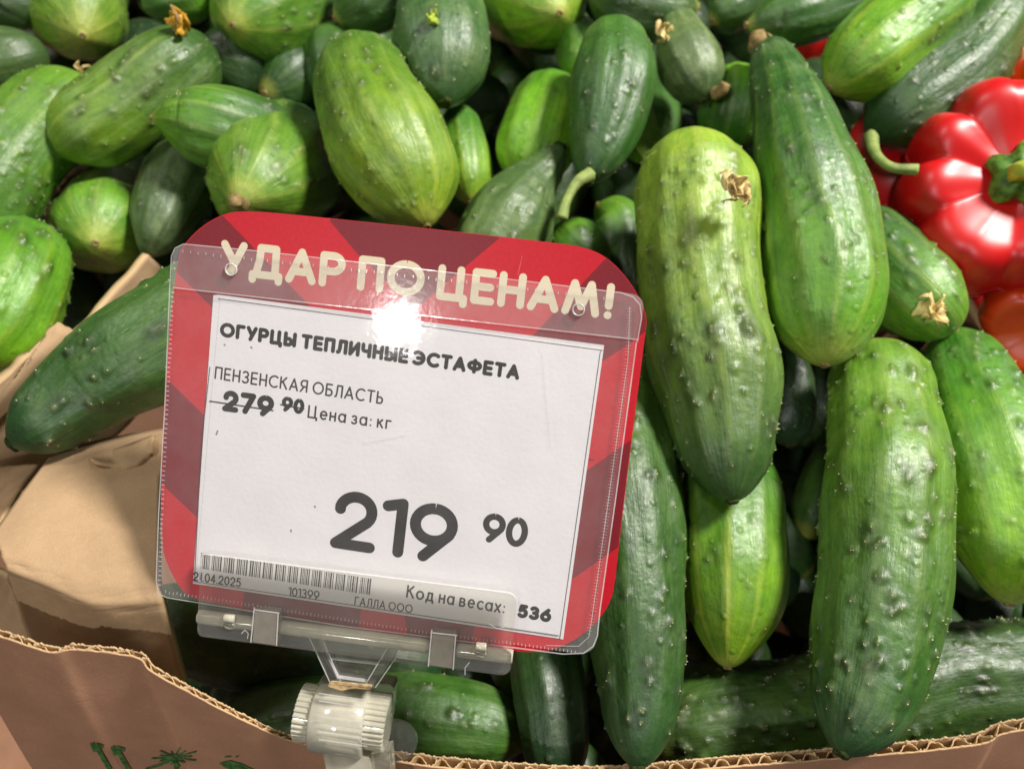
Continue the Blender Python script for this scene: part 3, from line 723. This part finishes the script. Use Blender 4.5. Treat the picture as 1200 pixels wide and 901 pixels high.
sheet('crushed_scrap', [[(104,536,.288),(140,526,.287),(182,510,.288)], [(112,540,.279),(150,548,.276),(176,530,.277)], [(118,540,.284),(150,550,.282),(172,540,.283)]], M_KRAFT, .0012, 18, 12, .0012, 12)
# floor and right wall
sheet('box_floor', [[(-300,-250,.64),(600,-250,.64),(1000,-250,.64)], [(-300,450,.56),(600,450,.56),(1150,450,.56)], [(-100,1000,.48),(600,1000,.48),(1300,1000,.48)]], M_KRAFTR, .003, 12, 12, 0, 2)
sheet('right_wall', [[(960,90,.43),(1060,230,.395),(1140,360,.362),(1215,475,.335)], [(950,100,.44),(1046,246,.415),(1124,380,.385),(1200,500,.36)], [(940,120,.47),(1030,270,.45),(1100,410,.43),(1160,540,.41)]], M_KRAFTR, .0035, 30, 16, .0003, 14)
sh = sheet('floor', [[(-900,-500,1.0),(600,-500,1.0),(2100,-500,1.0)], [(-900,500,.80),(600,500,.80),(2100,500,.80)], [(-900,1300,.66),(600,1300,.66),(2100,1300,.66)]], plain('grey_floor_tiles', (52,48,44), .5, .5, 6, .2), .003, 12, 12, 0, 2, None, Vector((0, 0, 0)))
sh['kind'] = 'structure'

# ------------------------------------------------------------------ price sign (its own plane)
sc_ = .112/.125
def cv(v): return RT*v[0]+UP*v[1]-FW*v[2]
T0 = CAM + cv((-.1070009*sc_, -.06651794*sc_, -.27179373*sc_))
EX = cv((.12371987, -.01638029, .0070767)).normalized()
EY = cv((.01184035, .09493016, .0135008)); EY = (EY-EX*EY.dot(EX)).normalized(); EN = EX.cross(EY)
def SL(px, py, h=0.):
    """pixel -> coordinates on the sign plane lifted by h"""
    r = ray(px, py); o = CAM-(T0+EN*h); t = -o.dot(EN)/r.dot(EN); p = o+r*t
    return (p.dot(EX), p.dot(EY))
SM = Matrix(((EX.x, EY.x, EN.x, T0.x), (EX.y, EY.y, EN.y, T0.y), (EX.z, EY.z, EN.z, T0.z), (0, 0, 0, 1)))
sign = thing('price_sign', 'red and white cucumber price card reading 219 90 in a clear plastic sleeve', 'price sign'); sign.matrix_world = SM
holder = thing('sign_holder', 'clear plastic clip and clamp holding the price sign on the box rim', 'sign holder'); holder.matrix_world = SM
if GLARE_LAMP:
    gp = P(1, 1, 1); g_ = ray(468, 378).normalized(); rr_ = (g_-EN*2*g_.dot(EN)).normalized()
    hit = CAM+ray(468, 378)*(-(CAM-T0).dot(EN)/ray(468, 378).dot(EN))
    lamp('ceiling_spot_behind', rr_, 1.6, .085, 6.0, (1, .98, .96), hit)

def roundpoly(pts, n=8):
    """pts: list of (px,py,radius_px)"""
    o = []
    for i, (x, y, r) in enumerate(pts):
        p = np.array([x, y], float); a = np.array(pts[i-1][:2], float); b2 = np.array(pts[(i+1) % len(pts)][:2], float)
        if r <= 0: o.append(tuple(p)); continue
        u = (a-p)/np.linalg.norm(a-p); v = (b2-p)/np.linalg.norm(b2-p)
        for k in range(n+1):
            t = k/n; q = (1-t)**2*(p+u*r)+2*t*(1-t)*p+t*t*(p+v*r); o.append(tuple(q))
    return o
def flat(name, pxpoly, h, th, mat, parent, edge=None):
    """polygon in pixels, on the sign plane at height h (front), thickness th backwards"""
    pts = [SL(x, y, h) for x, y in pxpoly]; n = len(pts)
    if sum(pts[i-1][0]*pts[i][1]-pts[i][0]*pts[i-1][1] for i in range(n)) < 0: pts = pts[::-1]
    vs = [(x, y, h) for x, y in pts]; fs = [tuple(range(n))]; mi = [0]
    if th:
        vs += [(x, y, h-th) for x, y in pts]; fs.append(tuple(reversed(range(n, 2*n)))); mi.append(0)
        for i in range(n): fs.append((i, i+n, (i+1) % n+n, (i+1) % n)); mi.append(1)
    return obj(name, vs, fs, None, parent, mats=[mat, edge or mat], midx=mi)
def clip(subj, clipp):
    def area(p): return sum(p[i-1][0]*p[i][1]-p[i][0]*p[i-1][1] for i in range(len(p)))
    if area(clipp) < 0: clipp = clipp[::-1]
    out_ = list(subj)
    for i in range(len(clipp)):
        a, b2 = clipp[i-1], clipp[i]; src = out_; out_ = []
        ins = lambda p: (b2[0]-a[0])*(p[1]-a[1])-(b2[1]-a[1])*(p[0]-a[0]) >= 0
        for k in range(len(src)):
            p, q = src[k-1], src[k]
            if ins(p) != ins(q):
                d1 = (b2[0]-a[0])*(p[1]-a[1])-(b2[1]-a[1])*(p[0]-a[0]); d2 = (b2[0]-a[0])*(q[1]-a[1])-(b2[1]-a[1])*(q[0]-a[0])
                t = d1/(d1-d2); out_.append((p[0]+(q[0]-p[0])*t, p[1]+(q[1]-p[1])*t))
            if ins(q): out_.append(q)
        if len(out_) < 3: return []
    return out_
M_CARD = plain('red_card_print', (198, 12, 34), .45, .4, 900, .07); M_CARDD = plain('dark_red_card_print', (126, 18, 32), .45, .4, 900, .07)
M_CREAM = plain('card_cut_edge', (240, 228, 200), .8, .2)
M_LET = plain('cream_lettering', (226, 214, 184), .6, .3)
M_PAPER = plain('white_paper', (233, 230, 232), .75, .25, 60, .03, .15, 700)
M_INK = plain('black_ink', (24, 22, 22), .7, .2); M_INK2 = plain('grey_ink', (52, 48, 50), .7, .2)
CARD = [(190,640),(188,560),(197,400),(208,300),(217,285),(230,271),(243,261),(256,254),(270,249),(285,247.5),(320,249),(480,265.5),(583,277),(670,287),(688,291),(707,299),(725,314),(743,337),(754,359),(758,374),(757,386),
        (740,517),(725,640),(720,690),(712,712),(698,730),(677,748),(653,760),(627,764),(602,763),(420,738),(226,703),(210,688),(195,660)]
for _k in range(2):
    CARD = [q for i in range(len(CARD)) for q in ((CARD[i-1][0]*.75+CARD[i][0]*.25, CARD[i-1][1]*.75+CARD[i][1]*.25), (CARD[i-1][0]*.25+CARD[i][0]*.75, CARD[i-1][1]*.25+CARD[i][1]*.75))]
card = flat('card', CARD, 0, .0006, M_CARD, sign, M_CREAM)
for poly in ([(200,190),(264,256),(375,371),(275,387),(203,315),(150,262)],
             [(387,259),(418,296),(486,362),(585,279),(600,240),(387,220)],
             [(708,305),(603,389),(650,460),(710,421),(745,398),(790,360),(760,250)],
             [(738,517),(694,546),(650,580),(640,700),(674,677),(724,642),(770,600),(770,495)],
             [(199,448),(160,410),(160,540),(195,573),(226,609),(270,650),(270,516),(237,483)],
             [(290,660),(425,690),(418,760),(280,740)], [(468,680),(560,700),(550,780),(480,760)]):
    q = clip([(x*1.0, y*1.0) for x, y in CARD], poly)
    if q:
        c0 = np.mean(np.array(CARD), 0); q = [tuple(c0+(np.array(p)-c0)*.9975) for p in q]
        flat('dark_stripe', q, .00003, 0, M_CARDD, card)
insert = flat('paper_insert', [(250,346),(256,345.5),(708,404.5),(660,749),(652,747.5),(226,683.5)], .00016, .0001, M_PAPER, sign)
paper = flat('paper_insert', [(258,349.5),(704,409.5),(656,744),(229,681)], .00026, .00008, M_PAPER, sign)

# stroke lettering
def arc(cx, cy, rx, ry, a0, a1, n=14):
    return [(cx+rx*math.cos(math.radians(a0+(a1-a0)*k/n)), cy+ry*math.sin(math.radians(a0+(a1-a0)*k/n))) for k in range(n+1)]
def ell(cx, cy, rx, ry): return arc(cx, cy, rx, ry, 90, 450, 30)
G = {
 'У': [[(0,1),(.3,.4)], [(.6,1),(.22,0)]],
 'Д': [[(0,-.16),(0,.03),(.82,.03),(.82,-.16)], [(.1,.03),(.2,.55),(.22,1),(.7,1),(.7,.03)]],
 'А': [[(0,0),(.36,1)], [(.36,1),(.72,0)], [(.14,.3),(.58,.3)]],
 'Р': [[(0,0),(0,1),(.3,1)]+arc(.3,.72,.27,.28,90,-90)+[(0,.44)]],
 'П': [[(0,0),(0,1),(.58,1),(.58,0)]], 'О': [ell(.46,.5,.46,.5)],
 'Ц': [[(0,1),(0,0),(.72,0),(.72,-.2)], [(.58,1),(.58,0)]],
 'Е': [[(.5,1),(0,1),(0,0),(.5,0)], [(0,.5),(.46,.5)]],
 'Н': [[(0,0),(0,1)], [(.58,0),(.58,1)], [(0,.5),(.58,.5)]],
 'М': [[(0,0),(.2,1)], [(.2,1),(.45,.2)], [(.45,.2),(.7,1)], [(.7,1),(.9,0)]],
 '!': [[(0.05,1),(0.05,.33)], [(.05,0),(.051,.0)]],
 'Г': [[(0,0),(0,1),(.46,1)]], 'Ь': [[(0,1),(0,0),(.25,0)]+arc(.25,.27,.24,.27,-90,90)+[(0,.54)]],
 'Ы': [[(0,1),(0,0),(.25,0)]+arc(.25,.27,.24,.27,-90,90)+[(0,.54)], [(.74,1),(.74,0)]],
 'Т': [[(0,1),(.6,1)], [(.3,1),(.3,0)]], 'Л': [[(0,0),(.09,.04),(.15,.3),(.18,1),(.62,1),(.62,0)]],
 'И': [[(0,1),(0,0)], [(0,0),(.6,1)], [(.6,1),(.6,0)]],
 'Ч': [[(0,1),(0,.62),(.05,.49),(.18,.43),(.54,.43)], [(.54,1),(.54,0)]],
 'Э': [arc(.2,.5,.46,.5,125,-125,20), [(.2,.5),(.64,.5)]], 'С': [arc(.46,.5,.46,.5,52,308,22)],
 'Ф': [ell(.44,.53,.44,.3), [(.44,1),(.44,0)]],
 'З': [arc(.25,.75,.25,.25,145,-90), arc(.25,.26,.28,.26,90,-145)],
 'К': [[(0,0),(0,1)], [(.52,1),(.02,.46)], [(.2,.62),(.58,0)]],
 'Я': [[(.56,0),(.56,1),(.28,1)]+arc(.28,.72,.27,.28,90,270)+[(.56,.44)], [(.3,.44),(0,0)]],
 'Б': [[(.5,1),(0,1),(0,0),(.28,0)]+arc(.28,.28,.26,.28,-90,90)+[(0,.56)]],
 'е': [[(.04,.35),(.54,.35)], arc(.29,.34,.26,.34,0,312,20)], 'н': [[(0,0),(0,.67)], [(.44,0),(.44,.67)], [(0,.35),(.44,.35)]],
 'а': [ell(.27,.335,.27,.335), [(.54,.67),(.54,0)]], 'з': [arc(.18,.5,.18,.17,150,-90), arc(.18,.17,.2,.17,90,-150)],
 'к': [[(0,0),(0,.67)], [(.38,.67),(.02,.3)], [(.14,.42),(.42,0)]], 'г': [[(0,0),(0,.67),(.36,.67)]],
 'о': [ell(.3,.335,.3,.335)], 'д': [[(0,-.18),(0,.02),(.6,.02),(.6,-.18)], [(.08,.02),(.15,.4),(.16,.67),(.5,.67),(.5,.02)]],
 'в': [[(0,.35),(0,.67),(.24,.67)]+arc(.24,.51,.15,.16,90,-90)+[(0,.35),(0,0),(.25,0)]+arc(.25,.175,.18,.175,-90,90)+[(.2,.35)]],
 'с': [arc(.3,.335,.28,.335,52,308,18)], 'х': [[(0,.67),(.44,0)], [(.44,.67),(0,0)]],
 ':': [[(.05,.05),(.051,.05)], [(.05,.55),(.051,.55)]], '.': [[(.03,.02),(.031,.02)]],
 '0': [ell(.31,.5,.31,.5)], '1': [[(0,.92),(.26,1),(.26,0)]],
 '2': [[(.03,.72)]+arc(.31,.7,.29,.3,165,-38,16)+[(.0,0),(.62,0)]],
 '3': [arc(.27,.75,.25,.25,145,-90), arc(.27,.26,.29,.26,90,-145)], '4': [[(.44,0),(.44,1),(0,.28),(.6,.28)]],
 '5': [[(.5,1),(.13,1),(.06,.56)]+arc(.26,.33,.3,.33,118,-140,16)], '6': [[(.48,1),(.06,.5)], ell(.31,.32,.31,.32)],
 '7': [[(0,1),(.58,1)], [(.58,1),(.16,0)]], '9': [ell(.33,.67,.33,.33), [(.62,.5),(.2,0)]], ' ': [],
}
def stroke_mesh(lines, w, h0, vs, fs):
    """lines in sign-plane coordinates; round capped ribbons"""
    kk = 0
    for ln in lines:
        pieces = []; cur = [np.array(ln[0])]
        for i in range(1, len(ln)):
            p = np.array(ln[i])
            if np.linalg.norm(p-cur[-1]) < 1e-7: p = p+np.array([1e-6, 0])
            cur.append(p)
            if i < len(ln)-1:
                a = cur[-1]-cur[-2]; b2 = np.array(ln[i+1])-cur[-1]
                cs = a@b2/(np.linalg.norm(a)*np.linalg.norm(b2)+1e-12)
                if cs < .75: pieces.append(cur); cur = [cur[-1]]
        pieces.append(cur)
        for pc in pieces:
            pc = np.array(pc); t = np.gradient(pc, axis=0); t /= np.linalg.norm(t, axis=1)[:, None]+1e-12
            nn = np.stack([-t[:, 1], t[:, 0]], 1)*w/2; h = h0+.000006*(kk % 7); kk += 1
            b0 = len(vs); n = len(pc)
            for i in range(n): vs += [(*(pc[i]+nn[i]), h), (*(pc[i]-nn[i]), h)]
            fs += [(b0+2*i, b0+2*i+1, b0+2*i+3, b0+2*i+2) for i in range(n-1)]
            closed = np.linalg.norm(pc[0]-pc[-1]) < w*.05 and n > 8
            if not closed:
                for e, sgn in ((0, -1), (n-1, 1)):
                    a0 = math.atan2(t[e][1]*sgn, t[e][0]*sgn); b1 = len(vs)
                    for q in range(9):
                        an = a0-math.pi/2+math.pi*q/8; vs.append((pc[e][0]+w/2*math.cos(an), pc[e][1]+w/2*math.sin(an), h))
                    fs.append(tuple(range(b1, b1+9)))
def text(name, s, L, R, cap, sw, h0, mat, parent=sign, gap=.2, adj={}):
    """L, R : pixel of the left and right baseline ends; cap, sw in px"""
    a = np.array(SL(*L, h0)); b2 = np.array(SL(*R, h0)); px = np.linalg.norm(b2-a)/math.dist(L, R)
    capm, w = cap*px, sw*px; ch = capm-w
    dx = (b2-a)/np.linalg.norm(b2-a); dy = np.array([-dx[1], dx[0]])
    gapx = (w/ch)+gap; x = 0; items = []
    for c in s:
        if c == ' ': x += .30 + adj.get('sp', 0); continue
        g = G[c]; mx = max(p[0] for l in g for p in l); items.append((x, g)); x += mx+gapx
    tot = x-gapx; kx = (np.linalg.norm(b2-a)-w)/tot
    vs, fs = [], []
    for x0, g in items:
        stroke_mesh([[a+dx*(w/2+(x0+p[0])*kx)+dy*(w/2+p[1]*ch) for p in l] for l in g], w, h0, vs, fs)
    return obj(name, vs, fs, mat, parent)
def lines(name, segs, sw, h0, mat, parent=sign):
    vs, fs = [], []; px = math.dist(SL(300, 500, h0), SL(400, 500, h0))/100
    for l in segs: stroke_mesh([[np.array(SL(*p, h0)) for p in l]], sw*px, h0, vs, fs)
    return obj(name, vs, fs, mat, parent)
HP = .00027
text('headline_lettering', 'УДАР ПО ЦЕНАМ!', (257,322), (716,374.5), 41, 9.0, .00006, M_LET, card, gap=.04)
text('product_lettering', 'ОГУРЦЫ ТЕПЛИЧНЫЕ ЭСТАФЕТА', (257,394.5), (608,445.5), 17.5, 4.6, HP, M_INK, paper, gap=.03)
text('region_lettering', 'ПЕНЗЕНСКАЯ ОБЛАСТЬ', (251,444), (448.5,474), 15, 2.1, HP, M_INK2, paper, gap=.16)
text('old_price_lettering', '279', (260,481.5), (320,489.5), 25, 6.6, HP, M_INK, paper, gap=.04)
text('old_kopeck_lettering', '90', (329,481.5), (355.5,486), 18, 4.8, HP, M_INK, paper, gap=.04)
text('unit_lettering', 'Цена за: кг', (360,489.5), (458,503.5), 15.5, 2.2, HP, M_INK2, paper, gap=.16)
lines('strike_line', [[(246,470),(320,481)], [(329,474),(356,479)]], 1.5, HP+.00006, M_INK, paper)
text('price_lettering', '219', (386,641), (531,663), 71, 13.0, HP, M_INK, paper, gap=.03)
text('kopeck_lettering', '90', (563,634), (616,642.5), 36, 7.6, HP, M_INK, paper, gap=.02)
text('code_number_lettering', '536', (605.5,723), (645,729.5), 17, 4.8, HP, M_INK, paper, gap=.03)
text('code_lettering', 'Код на весах:', (475.5,700), (591,719), 16, 2.3, HP, M_INK2, paper, gap=.16)
text('firm_lettering', 'ГАЛЛА ООО', (415,708.5), (483,718.5), 10.5, 1.5, HP, M_INK2, paper, gap=.16)
text('number_lettering', '101399', (337.5,698), (374,703), 11, 1.6, HP, M_INK2, paper, gap=.1)
text('date_lettering', '21.04.2025', (226,680), (282,688), 11, 1.6, HP, M_INK2, paper, gap=.12)
lines('frame_line', [[(256,350),(706,410.5)], [(703.5,412),(656,748)], [(227,681),(654,745)]], .8, HP+.00003, M_INK2, paper)
lines('frame_line', [[(246,430),(236,520),(228,678)]], .7, HP+.00003, M_INK2, paper)
lines('frame_line', [[(690,538),(695,539)]], 1.0, HP+.00003, M_INK, paper)
vs, fs = [], []
a0 = np.array(SL(234.5,666,HP)); a1 = np.array(SL(437.5,697.5,HP)); ux = (a1-a0); BL_ = np.linalg.norm(ux); ux /= BL_
hgt = math.dist(SL(234,647,HP), SL(234,666,HP)); uy = np.array([-ux[1], ux[0]]); x = 0; k = 0
pxm = BL_/206
while x < BL_-pxm*1.5:
    w = pxm*random.choice([.7, .9, 1.3, 1.8]); g_ = pxm*random.choice([.8, .9, 1.2]) + (pxm*2.0 if k % 6 == 5 else 0)
    b0 = len(vs); p = a0+ux*x
    for q in (p, p+ux*w, p+ux*w+uy*hgt, p+uy*hgt): vs.append((q[0], q[1], HP))
    fs.append((b0, b0+1, b0+2, b0+3)); x += w+g_; k += 1
obj('barcode', vs, fs, M_INK2, paper)['kind'] = 'stuff'
lines('ink_smudge', [[(263,404),(263.5,404.2)], [(294,407),(295,407.5)], [(255,505),(253.5,509)], [(369,593),(369,594)], [(341,621),(341,622.5)]], 2.2, HP, plain('smudge', (150,140,140), .8), paper)['kind'] = 'stuff'

# sleeve
SLV = roundpoly([(199,288,20),(755,350,20),(742,405,0),(697,766,22),(560,752,0),(400,735,0),(183,700,10),(186,640,0)])
SLV = roundpoly([(203,284,20),(480,314,0),(757,346,20),(747,400,0),(697,768,22),(183,697,12)])
def film(name, poly, h, mat, seed, amp=.0003):
    """thin film; gently uneven"""
    pts = [SL(x, y, h) for x, y in poly]
    import bmesh
    bm = bmesh.new(); f = bm.faces.new([bm.verts.new((x, y, h)) for x, y in pts])
    bmesh.ops.triangulate(bm, faces=[f])
    me = bpy.data.meshes.new(name); bm.to_mesh(me); bm.free(); me.materials.append(mat)
    o = bpy.data.objects.new(name, me); COL.objects.link(o); o.parent = sign; return o
film('sleeve_front', SLV, .0011, M_SLEEVE, 1)
film('sleeve_back', SLV, -.0011, M_SLEEVE, 2)
film('sleeve_flap', roundpoly([(203,284,20),(480,314,0),(757,346,20),(748,398,0),(205,337,0),(200,330,0)]), .0014, M_FLAP, 3)
lines('sleeve_edge', [[(199,335),(201,300),(205,291),(215,286),(300,294),(480,314),(620,330),(728,343),(742,348),(750,357),(752,372),(747,400)],
                      [(203,337),(300,348),(480,368),(748,398)]], 1.1, .00145, M_EDGE)
lines('sleeve_edge', [[(199,335),(193,480),(186,600),(183,680),(186,696),(196,700),(400,733),(660,766)], [(746,400),(722,580),(703,715),(700,745),(695,757),(684,765),(660,766),(600,758)]], 1.4, .00125, M_EDGE)
def weldline(pts, step, tick, sw=1.0):
    segs = []; pts = [np.array(p, float) for p in pts]
    for a, b2 in zip(pts[:-1], pts[1:]):
        L = np.linalg.norm(b2-a); d = (b2-a)/L; nn = np.array([-d[1], d[0]])
        for k in range(int(L/step)):
            c = a+d*(k+.5)*step; j = random.uniform(-.6, .6)
            segs.append([tuple(c+nn*j), tuple(c+nn*(j+tick))])
    return segs
lines('sleeve_weld', weldline([(210,293),(300,303),(480,322),(728,351)], 9, 2.6), .8, .00150, M_EDGE)
lines('sleeve_weld', weldline([(740,360),(738,420),(714,600),(697,720),(692,745)], 3.6, 5), .9, .0013, M_WELD)
lines('sleeve_weld', weldline([(204,340),(198,450),(191,600),(188,690)], 5.5, 2.5), 1.2, .0013, M_EDGE)
lines('sleeve_weld', weldline([(192,692),(300,708),(480,737),(680,763)], 4.5, 2.5), .8, .0013, M_EDGE)
lines('sleeve_weld', [[(738,360),(736,420),(711,600),(694,722),(690,746),(678,757),(640,756)]], .8, .0013, M_EDGE)
for (x, y) in ((271,316), (678,363)):
    cx_, cy_ = SL(x, y, .0016); n, mtt = 28, 10; vs = []
    pxs = .00025
    for i in range(n):
        a = 2*math.pi*i/n
        for j in range(mtt):
            b2 = 2*math.pi*j/mtt; r = 6.4*pxs+1.0*pxs*math.cos(b2); vs.append((cx_+r*math.cos(a), cy_+r*math.sin(a), .0017+1.5*pxs*math.sin(b2)))
    fs = [(i*mtt+j, ((i+1) % n)*mtt+j, ((i+1) % n)*mtt+(j+1) % mtt, i*mtt+(j+1) % mtt) for i in range(n) for j in range(mtt)]
    obj('rivet', vs, fs, M_EDGE, sign, True)
lines('scratch', [[(640,408),(650,520)], [(612,300),(607,322)], [(430,515),(480,505)]], .4, .00118, M_WELD)

# ------------------------------------------------------------------ holder
def px(m): return m*.000248
flat('front_jaw', roundpoly([(235,649,4),(606,696,12),(597,792,12),(231,745,8)]), .0042, .0009, M_CLEAR, holder, M_EDGE)
flat('rear_jaw', roundpoly([(236,700,4),(603,748,6),(598,790,10),(232,744,8)]), -.0022, .0012, M_CLEAR, holder, M_EDGE)
def cyl(name, p, q, h, r, mat, parent=holder, n=24, teeth=0, caps=True):
    a = Vector((*SL(*p, h), h)); b2 = Vector((*SL(*q, h), h)); d = (b2-a).normalized(); u = Vector((0, 0, 1)); v = d.cross(u).normalized(); u = v.cross(d)
    vs = []; prof = ((0, .93), (.04, 1), (.96, 1), (1, .93))
    for t, k in prof:
        for i in range(n):
            an = 2*math.pi*i/n; rr = r*k*(1+(.035*(1 if (i % 4) < 2 else -1) if teeth else 0))
            vs.append(a+(b2-a)*t+u*rr*math.cos(an)+v*rr*math.sin(an))
    fs = [(k*n+i, k*n+(i+1) % n, (k+1)*n+(i+1) % n, (k+1)*n+i) for k in range(3) for i in range(n)]
    fs += [tuple(reversed(range(n))), tuple(3*n+i for i in range(n))]
    o = obj(name, vs, fs, mat, parent, not teeth)
    return o
cyl('hinge_rod', (233,722), (301,731), .0018, px(8.5), M_FROST)
cyl('hinge_rod', (327,734), (505,757), .0018, px(8.5), M_FROST)
cyl('hinge_rod', (535,761), (601,769), .0018, px(8.5), M_FROST)
flat('spring_clip', [(299,716),(325,719),(323,756),(296,752)], .0048, .0042, M_TAB, holder, M_TAB)
flat('spring_clip', [(507,742),(533,745),(530,783),(503,779)], .0048, .0042, M_TAB, holder, M_TAB)
for g_ in ([[(298,714),(327,718)], [(298,712),(294,752)], [(326,718),(324,756)]], [[(506,738),(502,780)], [(506,741),(535,744)], [(534,744),(531,784)]]):
    lines('clip_rib', g_, 1.5, .0050, M_EDGE, holder)
for (x, y) in ((269,733), (564,766)):
    cyl('hinge_pin', (x-6,y-9), (x+6,y-8), .0045, px(5), M_FROST, n=16)
    cx_, cy_ = SL(x, y, .0045); n, mtt = 24, 8; vs = []
    for i in range(n):
        a = 2*math.pi*i/n
        for j in range(mtt):
            b2 = 2*math.pi*j/mtt; r = px(6)+px(1.6)*math.cos(b2); vs.append((cx_+r*math.cos(a), cy_+.6*r*math.sin(a), .0044+px(1.6)*math.sin(b2)))
    fs = [(i*mtt+j, ((i+1) % n)*mtt+j, ((i+1) % n)*mtt+(j+1) % mtt, i*mtt+(j+1) % mtt) for i in range(n) for j in range(mtt)]
    obj('hinge_eye', vs, fs, M_GLASS, holder, True)
for g_ in ([(595,728),(590,735),(582,736),(574,731)], [(283,742),(287,738),(291,742),(290,748)], [(545,790),(545,782),(550,776)]):
    lines('moulding_mark', [g_], 1.0, .0043, M_EDGE, holder)
# bracket
flat('bracket_plate', [(362,742),(470,757),(437,803),(396,798)], .0010, .0012, M_CLEAR, holder, M_EDGE)
def bar(name, pts, w, h, th, mat):
    (x0, y0), (x1, y1) = pts; d = np.array([x1-x0, y1-y0], float); d /= np.linalg.norm(d); nn = np.array([-d[1], d[0]])*w/2
    return flat(name, [(x0+nn[0], y0+nn[1]), (x1+nn[0], y1+nn[1]), (x1-nn[0], y1-nn[1]), (x0-nn[0], y0-nn[1])], h, th, mat, holder, M_EDGE)
bar('bracket_arm', [(367,745),(393,802)], 10, .0030, .004, M_CLEAR); bar('bracket_arm', [(463,757),(433,804)], 10, .0030, .004, M_CLEAR)
bar('bracket_rib', [(395,797),(438,803)], 5, .0030, .004, M_GLASS); bar('bracket_rib', [(388,772),(450,779)], 1.5, .0018, .001, M_EDGE)
lines('bracket_edge', [[(376,744),(400,800)], [(362,746),(388,802)], [(473,757),(440,805)], [(455,757),(428,802)]], 1.3, .0032, M_EDGE, holder)
# clamp: knurled axle between two toothed knobs
cyl('knob', (351,833), (375,837), -.004, px(33), M_FROST, n=128, teeth=1)
cyl('knob', (428,842), (456,846), -.004, px(33), M_FROST, n=128, teeth=1)
o = cyl('clamp_barrel', (370,839), (432,847), -.0035, px(41), M_FROST, n=64)
lines('barrel_rib', [[(374,812+k*9),(430,820+k*9)] for k in range(7)], 1.6, .0074, M_EDGE, holder)
flat('clamp_block', roundpoly([(372,798,6),(462,802,8),(458,840,4),(368,836,4)]), -.006, .006, M_GLASS, holder)
flat('clamp_stem', [(378,878),(432,888),(440,960),(392,955)], .0015, .007, M_FROST, holder)
flat('clamp_stem', [(428,885),(456,880),(462,955),(436,960)], -.0005, .006, M_GLASS, holder)
flat('residue', roundpoly([(386,798,4),(437,803,4),(434,808,3),(415,806,3),(400,809,3),(384,804,3)]), .0066, .0006, plain('brown_glue_residue', (196,166,122), .6, .3, 500, .4, .8, 600), holder)
# disc of the lower clamp jaw
vs = []; c_ = SL(464, 868, -.008); n = 36
for z in (-.008, -.0095):
    for i in range(n): vs.append((c_[0]+px(27)*math.cos(2*math.pi*i/n), c_[1]+px(27)*math.sin(2*math.pi*i/n), z))
obj('jaw_disc', vs, [tuple(range(n)), tuple(reversed(range(n, 2*n)))]+[(i, i+n, (i+1) % n+n, (i+1) % n) for i in range(n)], M_CLEAR, holder)
